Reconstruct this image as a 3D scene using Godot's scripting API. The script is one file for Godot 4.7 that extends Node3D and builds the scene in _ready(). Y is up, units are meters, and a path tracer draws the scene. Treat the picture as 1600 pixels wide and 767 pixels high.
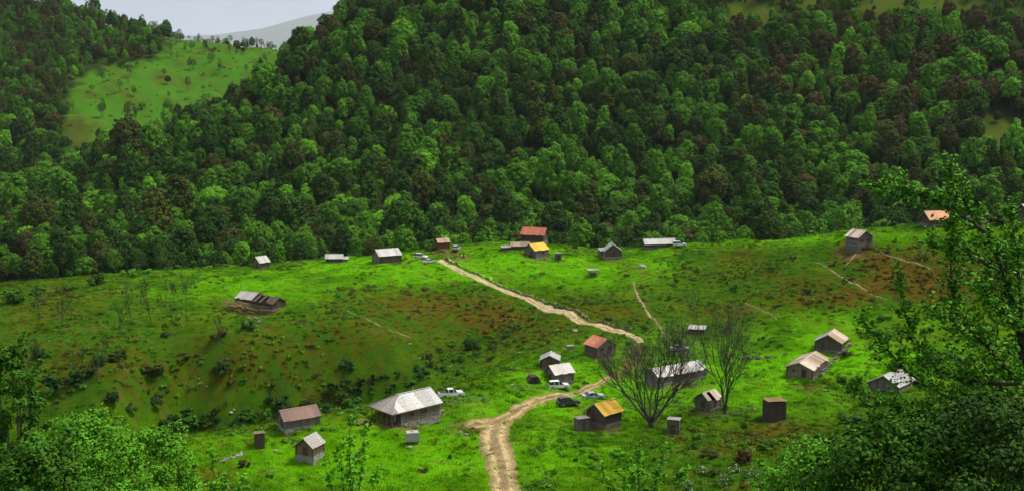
extends Node3D
# A highland meadow with herders' huts on a grassy ridge, a forested mountainside behind it.
# Pixel coordinates below are those of the 1600 x 767 photograph; pt() turns one into a ray, and the ground it meets gives the distance.

const F := 1716.0
const PITCH := 0.13963
const EYE := Vector3(0, 60, 0)
var rng := RandomNumberGenerator.new()
var n_big := FastNoiseLite.new()
var n_mid := FastNoiseLite.new()
var n_fine := FastNoiseLite.new()
var M := {}

func _ready():
	rng.seed = 7
	for q in [[n_big, 0.018, 11], [n_mid, 0.07, 23], [n_fine, 0.31, 37]]:
		q[0].frequency = q[1]; q[0].seed = q[2]; q[0].noise_type = FastNoiseLite.TYPE_SIMPLEX_SMOOTH
		q[0].fractal_octaves = 3
	camera_and_light()
	make_materials()
	make_terrain()
	print("terrain ", Time.get_ticks_msec())
	make_road()
	make_ground_cover()
	print("cover ", Time.get_ticks_msec())
	make_forest()
	print("forest ", Time.get_ticks_msec())
	make_village()
	print("village ", Time.get_ticks_msec())
	make_vegetation()
	print("vegetation ", Time.get_ticks_msec())

# ------------------------------------------------------------------ camera, sky, sun
func camera_and_light():
	var cam := Camera3D.new(); cam.name = "camera"
	cam.position = EYE; cam.rotation.x = -PITCH
	cam.fov = rad_to_deg(2.0 * atan(383.5 / F)); cam.near = 0.1; cam.far = 120000.0
	add_child(cam); cam.current = true
	var env := Environment.new()
	env.background_mode = Environment.BG_SKY
	var sky := Sky.new(); var sm := ProceduralSkyMaterial.new()
	sm.sky_top_color = Color(0.70, 0.735, 0.79)
	sm.sky_horizon_color = Color(0.50, 0.60, 0.725)
	sm.sky_curve = 0.25
	sm.sky_energy_multiplier = 0.61
	sm.ground_bottom_color = Color(0.16, 0.2, 0.1); sm.ground_horizon_color = Color(0.45, 0.5, 0.5)
	sm.sun_angle_max = 0.0
	sm.sky_cover = cloud_cover()
	sm.sky_cover_modulate = Color(1, 1, 1, 0.2)
	sky.sky_material = sm; env.sky = sky
	env.tonemap_mode = Environment.TONE_MAPPER_LINEAR
	env.tonemap_exposure = 4.1
	env.fog_enabled = true; env.fog_density = 0.00002; env.fog_light_color = Color(0.90, 0.93, 0.97)
	env.sdfgi_enabled = true; env.ssao_enabled = true; env.ssil_enabled = true
	var we := WorldEnvironment.new(); we.name = "environment"; we.environment = env; add_child(we)
	var sun := DirectionalLight3D.new(); sun.name = "sun"
	sun.light_energy = 0.5; sun.light_angular_distance = 18.0; sun.light_color = Color(1.0, 0.97, 0.9)
	sun.shadow_enabled = true
	sun.rotation_degrees = Vector3(-60, 104, 0)
	add_child(sun)

func cloud_cover() -> ImageTexture:
	var n := FastNoiseLite.new(); n.seed = 5; n.frequency = 0.9; n.fractal_octaves = 5
	var im := Image.create(512, 256, false, Image.FORMAT_RGBA8)
	for y in 256:
		var el := (0.5 - (y + 0.5) / 256.0) * PI
		for x in 512:
			var az := (x + 0.5) / 512.0 * TAU
			var d := Vector3(cos(az) * cos(el), sin(el) * 2.6, sin(az) * cos(el))
			var c := clampf(0.4 + 1.7 * n.get_noise_3dv(d * 3.0), 0.0, 1.0)
			im.set_pixel(x, y, Color(1, 1, 1, c))
	return ImageTexture.create_from_image(im)

# ------------------------------------------------------------------ pixels and points
func ray(u: float, v: float) -> Vector3:
	var s := (u - 800.0) / F; var k := (v - 383.5) / F
	var d := Vector3(s, -sin(PITCH) - k * cos(PITCH), -cos(PITCH) + k * sin(PITCH))
	return d / -d.z
func pz(u: float, v: float, z: float) -> Vector3:
	return EYE + ray(u, v) * z
func pt(u: float, v: float) -> Vector3:      # where the ray of a pixel meets the ground
	var d := ray(u, v); var z := 25.0
	while z < 1500.0:
		var p := EYE + d * z
		if p.y < height(p.x, p.z):
			break
		z += 2.0
	var lo := z - 2.0; var hi := z
	for i in 14:
		var m := (lo + hi) * 0.5; var p := EYE + d * m
		if p.y < height(p.x, p.z): hi = m
		else: lo = m
	var q := EYE + d * hi
	return Vector3(q.x, height(q.x, q.z), q.z)
func to_px(p: Vector3) -> Vector2:
	var q := p - EYE
	var zc := -(q.z * cos(PITCH)) - q.y * sin(PITCH)
	var yc := q.y * cos(PITCH) - q.z * sin(PITCH)
	if zc < 0.1: return Vector2(-9999, -9999)
	return Vector2(800.0 + F * q.x / zc, 383.5 - F * yc / zc)
func on(x: float, z: float, lift := 0.0) -> Vector3:
	return Vector3(x, height(x, z) + lift, z)

# ------------------------------------------------------------------ terrain heights: thin-plate splines through surveyed points
var near_g := PackedFloat32Array(); var far_g := PackedFloat32Array()
const NSTEP := 5.0
const NX := 141
const NZ := 101
const FSTEP := 12.0
const FX := 177
const FZ := 92

func tps_fit(p: Array) -> PackedFloat64Array:
	var n := p.size(); var m := n + 3; var w := m + 1
	var a := PackedFloat64Array(); a.resize(m * w)
	for i in n:
		var pi: Vector3 = p[i]
		for j in n:
			var pj: Vector3 = p[j]
			var r2 := (pi.x - pj.x) * (pi.x - pj.x) + (pi.z - pj.z) * (pi.z - pj.z)
			a[i * w + j] = r2 * log(r2) if r2 > 0.0 else 0.0
		a[i * w + i] += 60.0
		a[i * w + n] = 1.0; a[i * w + n + 1] = pi.x; a[i * w + n + 2] = pi.z
		a[n * w + i] = 1.0; a[(n + 1) * w + i] = pi.x; a[(n + 2) * w + i] = pi.z
		a[i * w + m] = pi.y
	for c in m:
		var b := c
		for r in range(c + 1, m):
			if absf(a[r * w + c]) > absf(a[b * w + c]): b = r
		if b != c:
			for k in range(c, w):
				var t := a[c * w + k]; a[c * w + k] = a[b * w + k]; a[b * w + k] = t
		var inv := 1.0 / a[c * w + c]
		for r in range(c + 1, m):
			var f := a[r * w + c] * inv
			if f != 0.0:
				for k in range(c, w): a[r * w + k] -= f * a[c * w + k]
	var out := PackedFloat64Array(); out.resize(m)
	for c in range(m - 1, -1, -1):
		var s := a[c * w + m]
		for k in range(c + 1, m): s -= a[c * w + k] * out[k]
		out[c] = s / a[c * w + c]
	return out
func tps_grid(p: Array, nx: int, nz: int, step: float, x0: float, z0: float) -> PackedFloat32Array:
	var wts := tps_fit(p); var n := p.size()
	var px := PackedFloat64Array(); var pzz := PackedFloat64Array()
	for q in p: px.append(q.x); pzz.append(q.z)
	var g := PackedFloat32Array(); g.resize(nx * nz)
	for j in nz:
		var z := z0 - j * step
		for i in nx:
			var x := x0 + i * step
			var s := wts[n] + wts[n + 1] * x + wts[n + 2] * z
			for k in n:
				var dx := x - px[k]; var dz := z - pzz[k]
				var r2 := dx * dx + dz * dz
				if r2 > 0.0: s += wts[k] * r2 * log(r2)
			g[j * nx + i] = s
	return g
func cubic(a: float, b: float, c: float, d: float, t: float) -> float:
	return b + 0.5 * t * (c - a + t * (2.0 * a - 5.0 * b + 4.0 * c - d + t * (3.0 * (b - c) + d - a)))
func grid_at(g: PackedFloat32Array, nx: int, nz: int, fx: float, fz: float) -> float:
	fx = clampf(fx, 1.0, nx - 2.001); fz = clampf(fz, 1.0, nz - 2.001)
	var i := int(fx); var j := int(fz); var t := fx - i; var s := fz - j
	var o := (j - 1) * nx + i - 1
	var r := [0.0, 0.0, 0.0, 0.0]
	for k in 4:
		r[k] = cubic(g[o], g[o + 1], g[o + 2], g[o + 3], t); o += nx
	return cubic(r[0], r[1], r[2], r[3], s)

func smooth(a: float, b: float, x: float) -> float:
	var t := clampf((x - a) / (b - a), 0.0, 1.0)
	return t * t * (3.0 - 2.0 * t)

func height(x: float, z: float) -> float:
	var d := -z
	var h := 0.0
	var k := smooth(430.0, 480.0, d)
	if k < 1.0:
		h += (1.0 - k) * grid_at(near_g, NX, NZ, (x + 350.0) / NSTEP, (d + 20.0) / NSTEP)
	if k > 0.0:
		h += k * grid_at(far_g, FX, FZ, (x + 1056.0) / FSTEP, (d - 400.0) / FSTEP)
	# hummocks and cattle terraces
	if d < 420.0:
		var ter := sin(h * 4.4 + n_mid.get_noise_2d(x * 0.6, z * 0.6) * 5.0) * clampf(0.5 + 1.6 * n_big.get_noise_2d(x + 700.0, z), 0.0, 1.0)
		h += n_mid.get_noise_2d(x, z) * 1.0 + n_fine.get_noise_2d(x, z) * 0.2 + ter * 0.16
	else:
		h += n_big.get_noise_2d(x, z) * 5.0 + n_mid.get_noise_2d(x, z) * 1.2
	# the high range far beyond the valley
	var t := smooth(1300.0, 2600.0, d)
	if t > 0.0:
		var u := 800.0 + F * x / d
		var vv := 54.0 - 48.0 * clampf((u - 380.0) / 155.0, 0.0, 1.0) - 60.0 * smooth(520.0, 1500.0, u) + 22.0 * smooth(330.0, -200.0, u) + n_big.get_noise_2d(x * 0.012, 5.0) * 6.0
		var top := 60.0 + d * tan(-PITCH + atan((383.5 - vv) / F))
		var rise := exp(-pow((d - 50000.0) / 8000.0, 2.0))
		h = lerpf(h, -120.0 + rise * (top + 120.0) * (1.0 + 0.05 * n_big.get_noise_2d(x * 0.01, z * 0.01)), t)
	return h

func survey():
	var np := []
	# [u, v, metres ahead] of points on the bare ground
	for q in [[-250, 505, 285], [-100, 485, 290], [0, 470, 298], [100, 455, 305], [200, 434, 320], [280, 423, 330], [430, 414, 345], [560, 404, 345], [690, 388, 355], [760, 378, 365], [810, 378, 365], [880, 388, 352], [1000, 387, 350], [1080, 382, 350], [1150, 374, 336], [1300, 366, 306], [1450, 356, 294], [1600, 346, 286], [1780, 334, 280], [2000, 322, 275],
		[830, 500, 290], [700, 562, 269], [560, 624, 256], [420, 659, 249], [250, 692, 241], [0, 740, 221], [-200, 770, 210],
		[440, 490, 280], [640, 430, 316], [620, 470, 292], [690, 410, 332], [760, 480, 293], [560, 540, 262], [400, 570, 252], [300, 480, 282], [150, 520, 262], [200, 600, 240], [0, 560, 250], [0, 500, 280], [-200, 560, 255],
		[440, 661, 182], [560, 642, 189], [638, 652, 191], [720, 612, 206], [820, 572, 226], [900, 522, 259], [270, 686, 173], [150, 710, 166], [0, 750, 160],
		[873, 608, 218], [800, 645, 200], [760, 668, 190], [790, 767, 160], [484, 720, 172], [405, 697, 178], [350, 740, 165], [600, 767, 158], [870, 700, 178], [950, 767, 156],
		[948, 668, 190], [1018, 668, 189], [1133, 648, 198], [1210, 655, 194], [938, 553, 245], [1055, 590, 225], [1062, 549, 245], [1000, 530, 255], [1090, 518, 261], [1250, 602, 214], [1300, 557, 236], [1392, 612, 206],
		[1250, 460, 271], [1340, 395, 289], [1100, 460, 288], [1000, 440, 308], [1400, 440, 268], [1500, 500, 243], [1590, 600, 200], [1600, 450, 254], [1200, 520, 251], [860, 487, 284], [870, 430, 318], [940, 430, 315], [1150, 410, 315], [1780, 480, 250],
		[1150, 692, 177], [1100, 767, 152], [1300, 720, 160], [1300, 767, 146], [1500, 767, 134], [1700, 767, 126]]:
		np.append(pz(q[0], q[1], q[2]))
	for x in [-330, -220, -110, 0, 110, 220, 330]:
		np.append(Vector3(x, -6 + 0.03 * x, -405)); np.append(Vector3(x, -17, -445)); np.append(Vector3(x, -20, -485)); np.append(Vector3(x, -20, -520))
	for q in [[75, 8.5, 350], [110, 12, 338], [145, 15, 330], [180, 18, 325], [230, 20, 322]]:
		np.append(Vector3(q[0], q[1], -q[2]))
	for x in [-150, -90, -40, 0, 40, 90, 150]:
		for d in [-20, 20, 60, 100]:
			np.append(Vector3(x, 58.3 - 0.45 * d + (0.03 * x if d > 50 else 0.0), -d))
		np.append(Vector3(x, 5.0 + 0.02 * x, -128))
	for s in [-1, 1]:
		np.append(Vector3(s * 300, 4 + 12 * s, -250)); np.append(Vector3(s * 330, 10 + 10 * s, -150)); np.append(Vector3(s * 330, 40, -30))
	near_g = tps_grid(np, NX, NZ, NSTEP, -350.0, 20.0)
	var fp := []
	for u in [660, 850, 1100, 1350, 1600, 1850]:
		for q in [[300, 600], [200, 665], [100, 735], [0, 815], [-100, 900], [-250, 1050]]:
			fp.append(pz(u, q[0], q[1] * (1.0 - 0.06 * smooth(1000, 1600, u))))
	for q in [[545, 40, 790], [455, 140, 725], [300, 236, 665], [180, 286, 630], [60, 345, 600], [-80, 400, 570], [-250, 420, 560], [300, 330, 585], [180, 360, 565], [450, 300, 605], [560, 200, 670], [500, 200, 672], [560, 330, 585],
		[100, 230, 840], [200, 215, 840], [150, 150, 930], [250, 140, 950], [300, 110, 1000], [420, 78, 1060], [350, 74, 1070], [270, 62, 1090], [500, 88, 1060], [100, 80, 1030], [100, 35, 1090], [0, -10, 1130], [200, 58, 1090], [-150, -60, 1150], [0, 120, 960], [0, 200, 870], [-200, 120, 960], [-200, 250, 860], [0, 300, 760], [-200, 320, 740]]:
		fp.append(pz(q[0], q[1], q[2]))
	for q in [[-175, 45, -830], [-222, 15, -765], [-260, 5, -720], [-300, -10, -690], [-115, 85, -905], [-300, 60, -1280], [-450, 90, -1330], [-150, 60, -1280], [-650, 130, -1350], [-20, 200, -1200], [-20, 150, -1400], [400, 260, -1400], [800, 260, -1400], [700, 60, -800], [800, 0, -600]]:
		fp.append(Vector3(q[0], q[1], q[2]))
	for x in [-900, -600, -330, -165, 0, 165, 330, 600, 900]:
		for q in [[-17, 400], [-18, 440], [-20, 480], [-18, 520]]:
			fp.append(Vector3(x, q[0], -q[1]))
	far_g = tps_grid(fp, FX, FZ, FSTEP, -1056.0, -400.0)

# ------------------------------------------------------------------ what grows or lies on the ground, by place
# [u, v, half width, half height, strength] of bracken and bare-earth patches, as seen from the overlook
var bracken := [[60, 480, 110, 40, 0.55], [110, 455, 60, 20, 0.4], [300, 590, 280, 70, 0.42], [580, 520, 200, 45, 0.55], [720, 480, 130, 34, 0.75], [600, 470, 130, 26, 0.5], [770, 500, 60, 26, 0.8], [120, 560, 150, 60, 0.5], [430, 560, 160, 50, 0.35],
	[1150, 400, 60, 16, 0.65], [1090, 430, 70, 24, 0.5], [1210, 435, 60, 28, 0.65], [1290, 465, 70, 28, 1.3], [1345, 400, 60, 18, 1.2], [1420, 440, 85, 36, 1.9], [1150, 488, 60, 22, 0.8], [1470, 395, 60, 22, 0.6], [1540, 430, 70, 40, 0.7], [930, 480, 70, 22, 0.65], [980, 500, 60, 22, 0.5],
	[1160, 690, 110, 34, 0.7], [1240, 670, 70, 20, 0.6], [330, 742, 60, 30, 0.9], [1330, 385, 30, 14, 0.8], [870, 520, 50, 24, 0.5], [800, 540, 60, 24, 0.5], [1060, 480, 60, 20, 0.45], [720, 700, 60, 14, 0.15], [1120, 750, 120, 30, 0.5]]
# brighter, grazed turf; its contrast with the base also carries slope light and shade
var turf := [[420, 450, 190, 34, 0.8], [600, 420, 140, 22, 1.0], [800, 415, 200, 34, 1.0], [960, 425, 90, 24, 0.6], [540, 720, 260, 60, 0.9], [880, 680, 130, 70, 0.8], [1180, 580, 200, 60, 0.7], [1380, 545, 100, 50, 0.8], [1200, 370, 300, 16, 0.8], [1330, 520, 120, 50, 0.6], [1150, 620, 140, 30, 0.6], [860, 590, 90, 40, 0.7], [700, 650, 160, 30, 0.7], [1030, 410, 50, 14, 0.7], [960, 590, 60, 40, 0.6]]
# rank dark growth down the fold, and ground trodden bare round the huts
var gully := [[830, 492, 30, 12, 0.6], [770, 528, 45, 20, 0.8], [700, 562, 55, 22, 0.8], [620, 600, 60, 24, 0.8], [540, 628, 60, 22, 0.8], [440, 648, 70, 20, 0.8], [330, 662, 80, 18, 0.7], [230, 590, 60, 30, 0.5], [120, 590, 70, 40, 0.5]]
var worn := [[610, 664, 34, 7, 0.9], [640, 668, 20, 8, 0.7], [484, 722, 16, 5, 0.9], [945, 672, 34, 8, 0.9], [1262, 606, 30, 6, 0.8], [1330, 398, 24, 10, 0.9], [390, 486, 34, 8, 0.9], [690, 395, 26, 6, 1.0], [720, 404, 30, 5, 0.7], [838, 405, 26, 4, 0.8], [957, 406, 20, 4, 0.9], [1060, 600, 50, 8, 0.7], [880, 612, 40, 6, 0.8], [1050, 682, 22, 6, 0.6], [1108, 646, 24, 6, 0.7], [1210, 660, 24, 6, 0.8], [940, 560, 22, 5, 0.8], [735, 668, 40, 14, 0.7], [862, 580, 20, 5, 0.7], [466, 670, 24, 5, 0.6], [1000, 545, 14, 12, 1.0], [985, 568, 18, 12, 1.0], [960, 588, 20, 9, 1.0]]
var meadow_far := PackedVector2Array([Vector2(85, 250), Vector2(104, 140), Vector2(165, 102), Vector2(245, 92), Vector2(268, 58), Vector2(330, 36), Vector2(455, 58), Vector2(450, 105), Vector2(395, 140), Vector2(335, 178), Vector2(275, 205), Vector2(215, 240), Vector2(150, 258)])
var clearings := [[1570, 215, 42, 40], [1440, 5, 90, 22], [1170, 25, 50, 22], [120, 215, 30, 30], [1345, 190, 14, 10], [1265, 0, 40, 16]]

func patch(list: Array, w: Vector2) -> float:
	var s := 0.0
	for q in list:
		var dx: float = (w.x - q[0]) / q[2]; var dy: float = (w.y - q[1]) / q[3]
		var r := dx * dx + dy * dy
		if r < 4.0: s += q[4] * exp(-r * 1.1)
	return s

func ground_color(p: Vector3) -> Color:
	var w := to_px(p)
	var nb := n_big.get_noise_2d(p.x * 1.6, p.z * 1.6); var nm := n_mid.get_noise_2d(p.x * 1.3 + 40.0, p.z * 1.3); var nf := n_fine.get_noise_2d(p.x * 1.4, p.z * 1.4)
	var c: Color
	if -p.z > 400.0:
		c = Color(0.026, 0.060, 0.008).lerp(Color(0.036, 0.050, 0.010), clampf(0.5 + nm, 0.0, 1.0))
		if Geometry2D.is_point_in_polygon(w + Vector2(nm * 22.0 + nf * 10.0, nm * 16.0 + nf * 8.0), meadow_far):
			c = Color(0.062, 0.180, 0.012).lerp(Color(0.080, 0.100, 0.014), clampf(0.1 + 1.0 * nb + 1.0 * nm + 0.6 * nf, 0.0, 0.9))
		for q in clearings:
			if Vector2((w.x - q[0]) / q[2], (w.y - q[1]) / q[3]).length() < 1.0 + 0.5 * nm:
				c = Color(0.06, 0.11, 0.012).lerp(Color(0.085, 0.095, 0.016), clampf(0.5 + nm, 0.0, 1.0))
		return c
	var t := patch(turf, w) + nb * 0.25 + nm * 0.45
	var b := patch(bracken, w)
	c = Color(0.042, 0.098, 0.004)  # base green darkened to hold some of the slopes' shading
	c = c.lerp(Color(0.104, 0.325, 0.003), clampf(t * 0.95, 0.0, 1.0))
	c = c.lerp(Color(0.165, 0.345, 0.008), clampf(0.6 * nm + 0.8 * nf - 0.05, 0.0, 0.6))
	c = c.lerp(Color(0.040, 0.115, 0.004), clampf(-nb * 1.1 - nm * 0.9 - nf * 0.5 - 0.08, 0.0, 0.65))
	c = c.lerp(Color(0.105, 0.165, 0.010), clampf(n_mid.get_noise_2d(p.x * 0.5 + 500.0, p.z * 0.5) * 1.6 + nf * 0.5 - 0.35, 0.0, 0.55))
	var g := patch(gully, w) + nm * 0.5 + nf * 0.4
	if g > 0.3: c = c.lerp(Color(0.022, 0.056, 0.006), clampf((g - 0.3) * 1.5, 0.0, 0.7))
	var k := clampf((b * 0.9 + nb * 0.4 + nm * 1.0 + nf * 1.1 - 0.42) * 1.7, 0.0, 0.88) if b > 0.04 else 0.0
	c = c.lerp(Color(0.100, 0.056, 0.009).lerp(Color(0.060, 0.072, 0.006), clampf(0.75 + 1.3 * nm - 0.62 * b * b, 0.0, 1.0)), k)
	var wo := patch(worn, w) * 1.3 + nf * 0.9 + nm * 0.4
	if wo > 0.42: c = c.lerp(Color(0.16, 0.115, 0.045), clampf((wo - 0.42) * 1.8, 0.0, 0.85))
	return c

func make_terrain():
	survey()
	var xs := []; var zs := []
	var x := -30000.0
	for s in [[-45000, -3000, 2000], [-3000, -1000, 200], [-1000, -600, 14], [-600, -240, 6], [-240, -190, 5], [-190, 190, 1.35], [190, 240, 5], [240, 1000, 14], [1000, 3000, 200], [3000, 45001, 2000]]:
		x = s[0]
		while x < s[1] - 0.01: xs.append(x); x += s[2]
	for s in [[-30, 108, 5], [108, 160, 1.6], [160, 300, 1.2], [300, 390, 1.5], [390, 480, 5], [480, 820, 11], [820, 1120, 6], [1120, 1300, 11], [1300, 3000, 100], [3000, 70001, 2200]]:
		x = s[0]
		while x < s[1] - 0.01: zs.append(-x); x += s[2]
	var nx := xs.size(); var nz := zs.size()
	var vs := PackedVector3Array(); vs.resize(nx * nz); var cs := PackedColorArray(); cs.resize(nx * nz)
	var ns := PackedVector3Array(); ns.resize(nx * nz)
	for j in nz:
		for i in nx:
			var p := Vector3(xs[i], height(xs[i], zs[j]), zs[j])
			vs[j * nx + i] = p
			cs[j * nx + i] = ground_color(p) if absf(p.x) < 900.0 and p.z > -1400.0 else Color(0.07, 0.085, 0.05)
	for j in nz:
		for i in nx:
			var a := vs[j * nx + maxi(i - 1, 0)]; var b := vs[j * nx + mini(i + 1, nx - 1)]
			var c := vs[maxi(j - 1, 0) * nx + i]; var d := vs[mini(j + 1, nz - 1) * nx + i]
			ns[j * nx + i] = (b - a).cross(d - c).normalized() * (1.0 if (b - a).cross(d - c).y > 0 else -1.0)
	var ix := PackedInt32Array()
	for j in nz - 1:
		for i in nx - 1:
			var o := j * nx + i
			ix.append_array(PackedInt32Array([o, o + nx, o + 1, o + 1, o + nx, o + nx + 1]))
	var ar := []; ar.resize(Mesh.ARRAY_MAX)
	ar[Mesh.ARRAY_VERTEX] = vs; ar[Mesh.ARRAY_NORMAL] = ns; ar[Mesh.ARRAY_COLOR] = cs; ar[Mesh.ARRAY_INDEX] = ix
	var am := ArrayMesh.new(); am.add_surface_from_arrays(Mesh.PRIMITIVE_TRIANGLES, ar)
	var o := MeshInstance3D.new(); o.name = "ground"; o.mesh = am; o.material_override = M.turf; add_child(o)
	o.set_meta("kind", "structure"); o.set_meta("label", "rolling green hill meadow with patches of brown bracken"); o.set_meta("category", "ground")

# ------------------------------------------------------------------ materials
func noise_tex(freq: float, lo: Color, hi: Color, sd: int, size := 512, oct := 4) -> NoiseTexture2D:
	var n := FastNoiseLite.new(); n.seed = sd; n.frequency = freq; n.fractal_octaves = oct
	var t := NoiseTexture2D.new(); t.width = size; t.height = size; t.seamless = true; t.noise = n
	var g := Gradient.new(); g.set_color(0, lo); g.set_color(1, hi); g.set_offset(0, 0.25); g.set_offset(1, 0.75)
	t.color_ramp = g
	return t
func mat(c: Color, rough := 0.9, tex: Texture2D = null, scale := 1.0, vc := false) -> StandardMaterial3D:
	var m := StandardMaterial3D.new()
	m.albedo_color = c.linear_to_srgb(); m.roughness = rough
	if tex:
		m.albedo_texture = tex; m.uv1_triplanar = true; m.uv1_scale = Vector3.ONE * scale
	m.vertex_color_use_as_albedo = vc
	return m

func make_materials():
	var grain := noise_tex(0.03, Color(0.62, 0.62, 0.62), Color(1, 1, 1), 3)
	var streak := noise_tex(0.02, Color(0.55, 0.52, 0.5), Color(1, 1, 1), 9)
	M.turf = mat(Color.WHITE, 1.0, noise_tex(0.05, Color(0.6, 0.62, 0.55), Color(1, 1, 1), 4), 0.11, true)
	M.turf.uv1_world_triplanar = true
	M.turf.metallic_specular = 0.1
	M.leaf = mat(Color.WHITE, 0.75, null, 1.0, true); M.leaf.backlight = Color(0.36, 0.44, 0.10); M.leaf.cull_mode = BaseMaterial3D.CULL_DISABLED
	M.leaf.metallic_specular = 0.2
	M.grass = mat(Color.WHITE, 0.8, null, 1.0, true); M.grass.backlight = Color(0.2, 0.25, 0.05); M.grass.cull_mode = BaseMaterial3D.CULL_DISABLED; M.grass.metallic_specular = 0.1
	M.bark = mat(Color(0.085, 0.07, 0.052), 0.95, grain, 1.2)
	M.bark_dark = mat(Color(0.05, 0.04, 0.031), 0.95, grain, 1.2)
	M.dirt = mat(Color(0.60, 0.51, 0.30), 1.0, noise_tex(0.03, Color(0.55, 0.5, 0.42), Color(1, 1, 1), 8), 0.22, true)
	M.dirt.uv1_world_triplanar = true
	M.wood = mat(Color(0.175, 0.125, 0.082), 0.9, streak, 0.7, true)
	M.wood_dark = mat(Color(0.098, 0.07, 0.048), 0.9, streak, 0.7, true)
	M.wood_grey = mat(Color(0.235, 0.21, 0.18), 0.9, streak, 0.7, true)
	M.wood_pale = mat(Color(0.32, 0.205, 0.09), 0.9, streak, 0.7, true)
	M.wood_red = mat(Color(0.26, 0.06, 0.025), 0.9, streak, 0.7, true)
	M.stone = mat(Color(0.24, 0.215, 0.18), 0.95, grain, 0.9, true)
	M.stone_pale = mat(Color(0.40, 0.38, 0.34), 0.95, grain, 0.9, true)
	M.plaster = mat(Color(0.36, 0.29, 0.21), 0.95, grain, 0.6, true)
	M.tin = mat(Color(0.42, 0.435, 0.46), 0.5, noise_tex(0.016, Color(0.7, 0.67, 0.63), Color(1, 1, 1), 21), 0.35, true); M.tin.metallic = 0.1
	M.tin_grey = mat(Color(0.36, 0.355, 0.35), 0.55, noise_tex(0.02, Color(0.55, 0.5, 0.46), Color(1, 1, 1), 22), 0.4, true)
	M.tin_rust = mat(Color(0.54, 0.50, 0.45), 0.7, noise_tex(0.02, Color(0.62, 0.5, 0.4), Color(1, 1, 1), 25), 0.5, true)
	M.tin_brown = mat(Color(0.22, 0.115, 0.085), 0.6, grain, 0.4, true)
	var rusty := noise_tex(0.025, Color(0.66, 0.56, 0.5), Color(1, 1, 1), 31)
	M.tin_red = mat(Color(0.46, 0.12, 0.06), 0.6, rusty, 0.55, true)
	M.tin_salmon = mat(Color(0.60, 0.23, 0.13), 0.6, rusty, 0.55, true)
	M.tin_orange = mat(Color(0.60, 0.27, 0.085), 0.6, rusty, 0.55, true)
	M.tin_yellow = mat(Color(0.84, 0.58, 0.006), 0.65, noise_tex(0.035, Color(0.62, 0.5, 0.3), Color(1, 1, 1), 27), 0.6, true)
	M.tarp = mat(Color(0.45, 0.45, 0.43), 0.6, grain, 0.5, true)
	M.black = mat(Color(0.012, 0.012, 0.012), 0.6)
	M.glass = mat(Color(0.02, 0.025, 0.03), 0.08)
	M.rubber = mat(Color(0.015, 0.015, 0.015), 0.85)
	M.rim = mat(Color(0.35, 0.35, 0.36), 0.35); M.rim.metallic = 0.7
	M.lamp = mat(Color(0.7, 0.7, 0.7), 0.15); M.tail = mat(Color(0.4, 0.02, 0.015), 0.25)
	M.paint_white = mat(Color(0.58, 0.58, 0.58), 0.25); M.paint_silver = mat(Color(0.42, 0.44, 0.46), 0.3); M.paint_silver.metallic = 0.3
	M.paint_dark = mat(Color(0.035, 0.03, 0.03), 0.25); M.paint_blue = mat(Color(0.30, 0.36, 0.42), 0.3)
	for k in ["paint_white", "paint_silver", "paint_dark", "paint_blue"]: M[k].clearcoat_enabled = true; M[k].clearcoat = 0.6
	M.vc = mat(Color.WHITE, 0.9, null, 1.0, true)

# ------------------------------------------------------------------ naming and committing
var used := {}
func numbered(called: String) -> String:
	var n: int = used.get(called, 0); used[called] = n + 1
	return called if n == 0 else "%s_%03d" % [called, n]
func tag(o: Node, label: String, category: String, group := "", kind := "") -> Node:
	if label: o.set_meta("label", label)
	if category: o.set_meta("category", category)
	if group: o.set_meta("group", group)
	if kind: o.set_meta("kind", kind)
	return o
func thing(called: String, label: String, category: String, at := Vector3.ZERO, turn := 0.0, group := "") -> Node3D:
	var o := Node3D.new(); o.name = numbered(called); add_child(o)
	o.position = at; o.rotation.y = turn
	tag(o, label, category, group)
	return o
func part(called: String, mesh: Mesh, m: Material, parent: Node, at := Vector3.ZERO) -> MeshInstance3D:
	var o := MeshInstance3D.new(); o.name = called; o.mesh = mesh; o.material_override = m; o.position = at
	parent.add_child(o, true)
	return o

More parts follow.
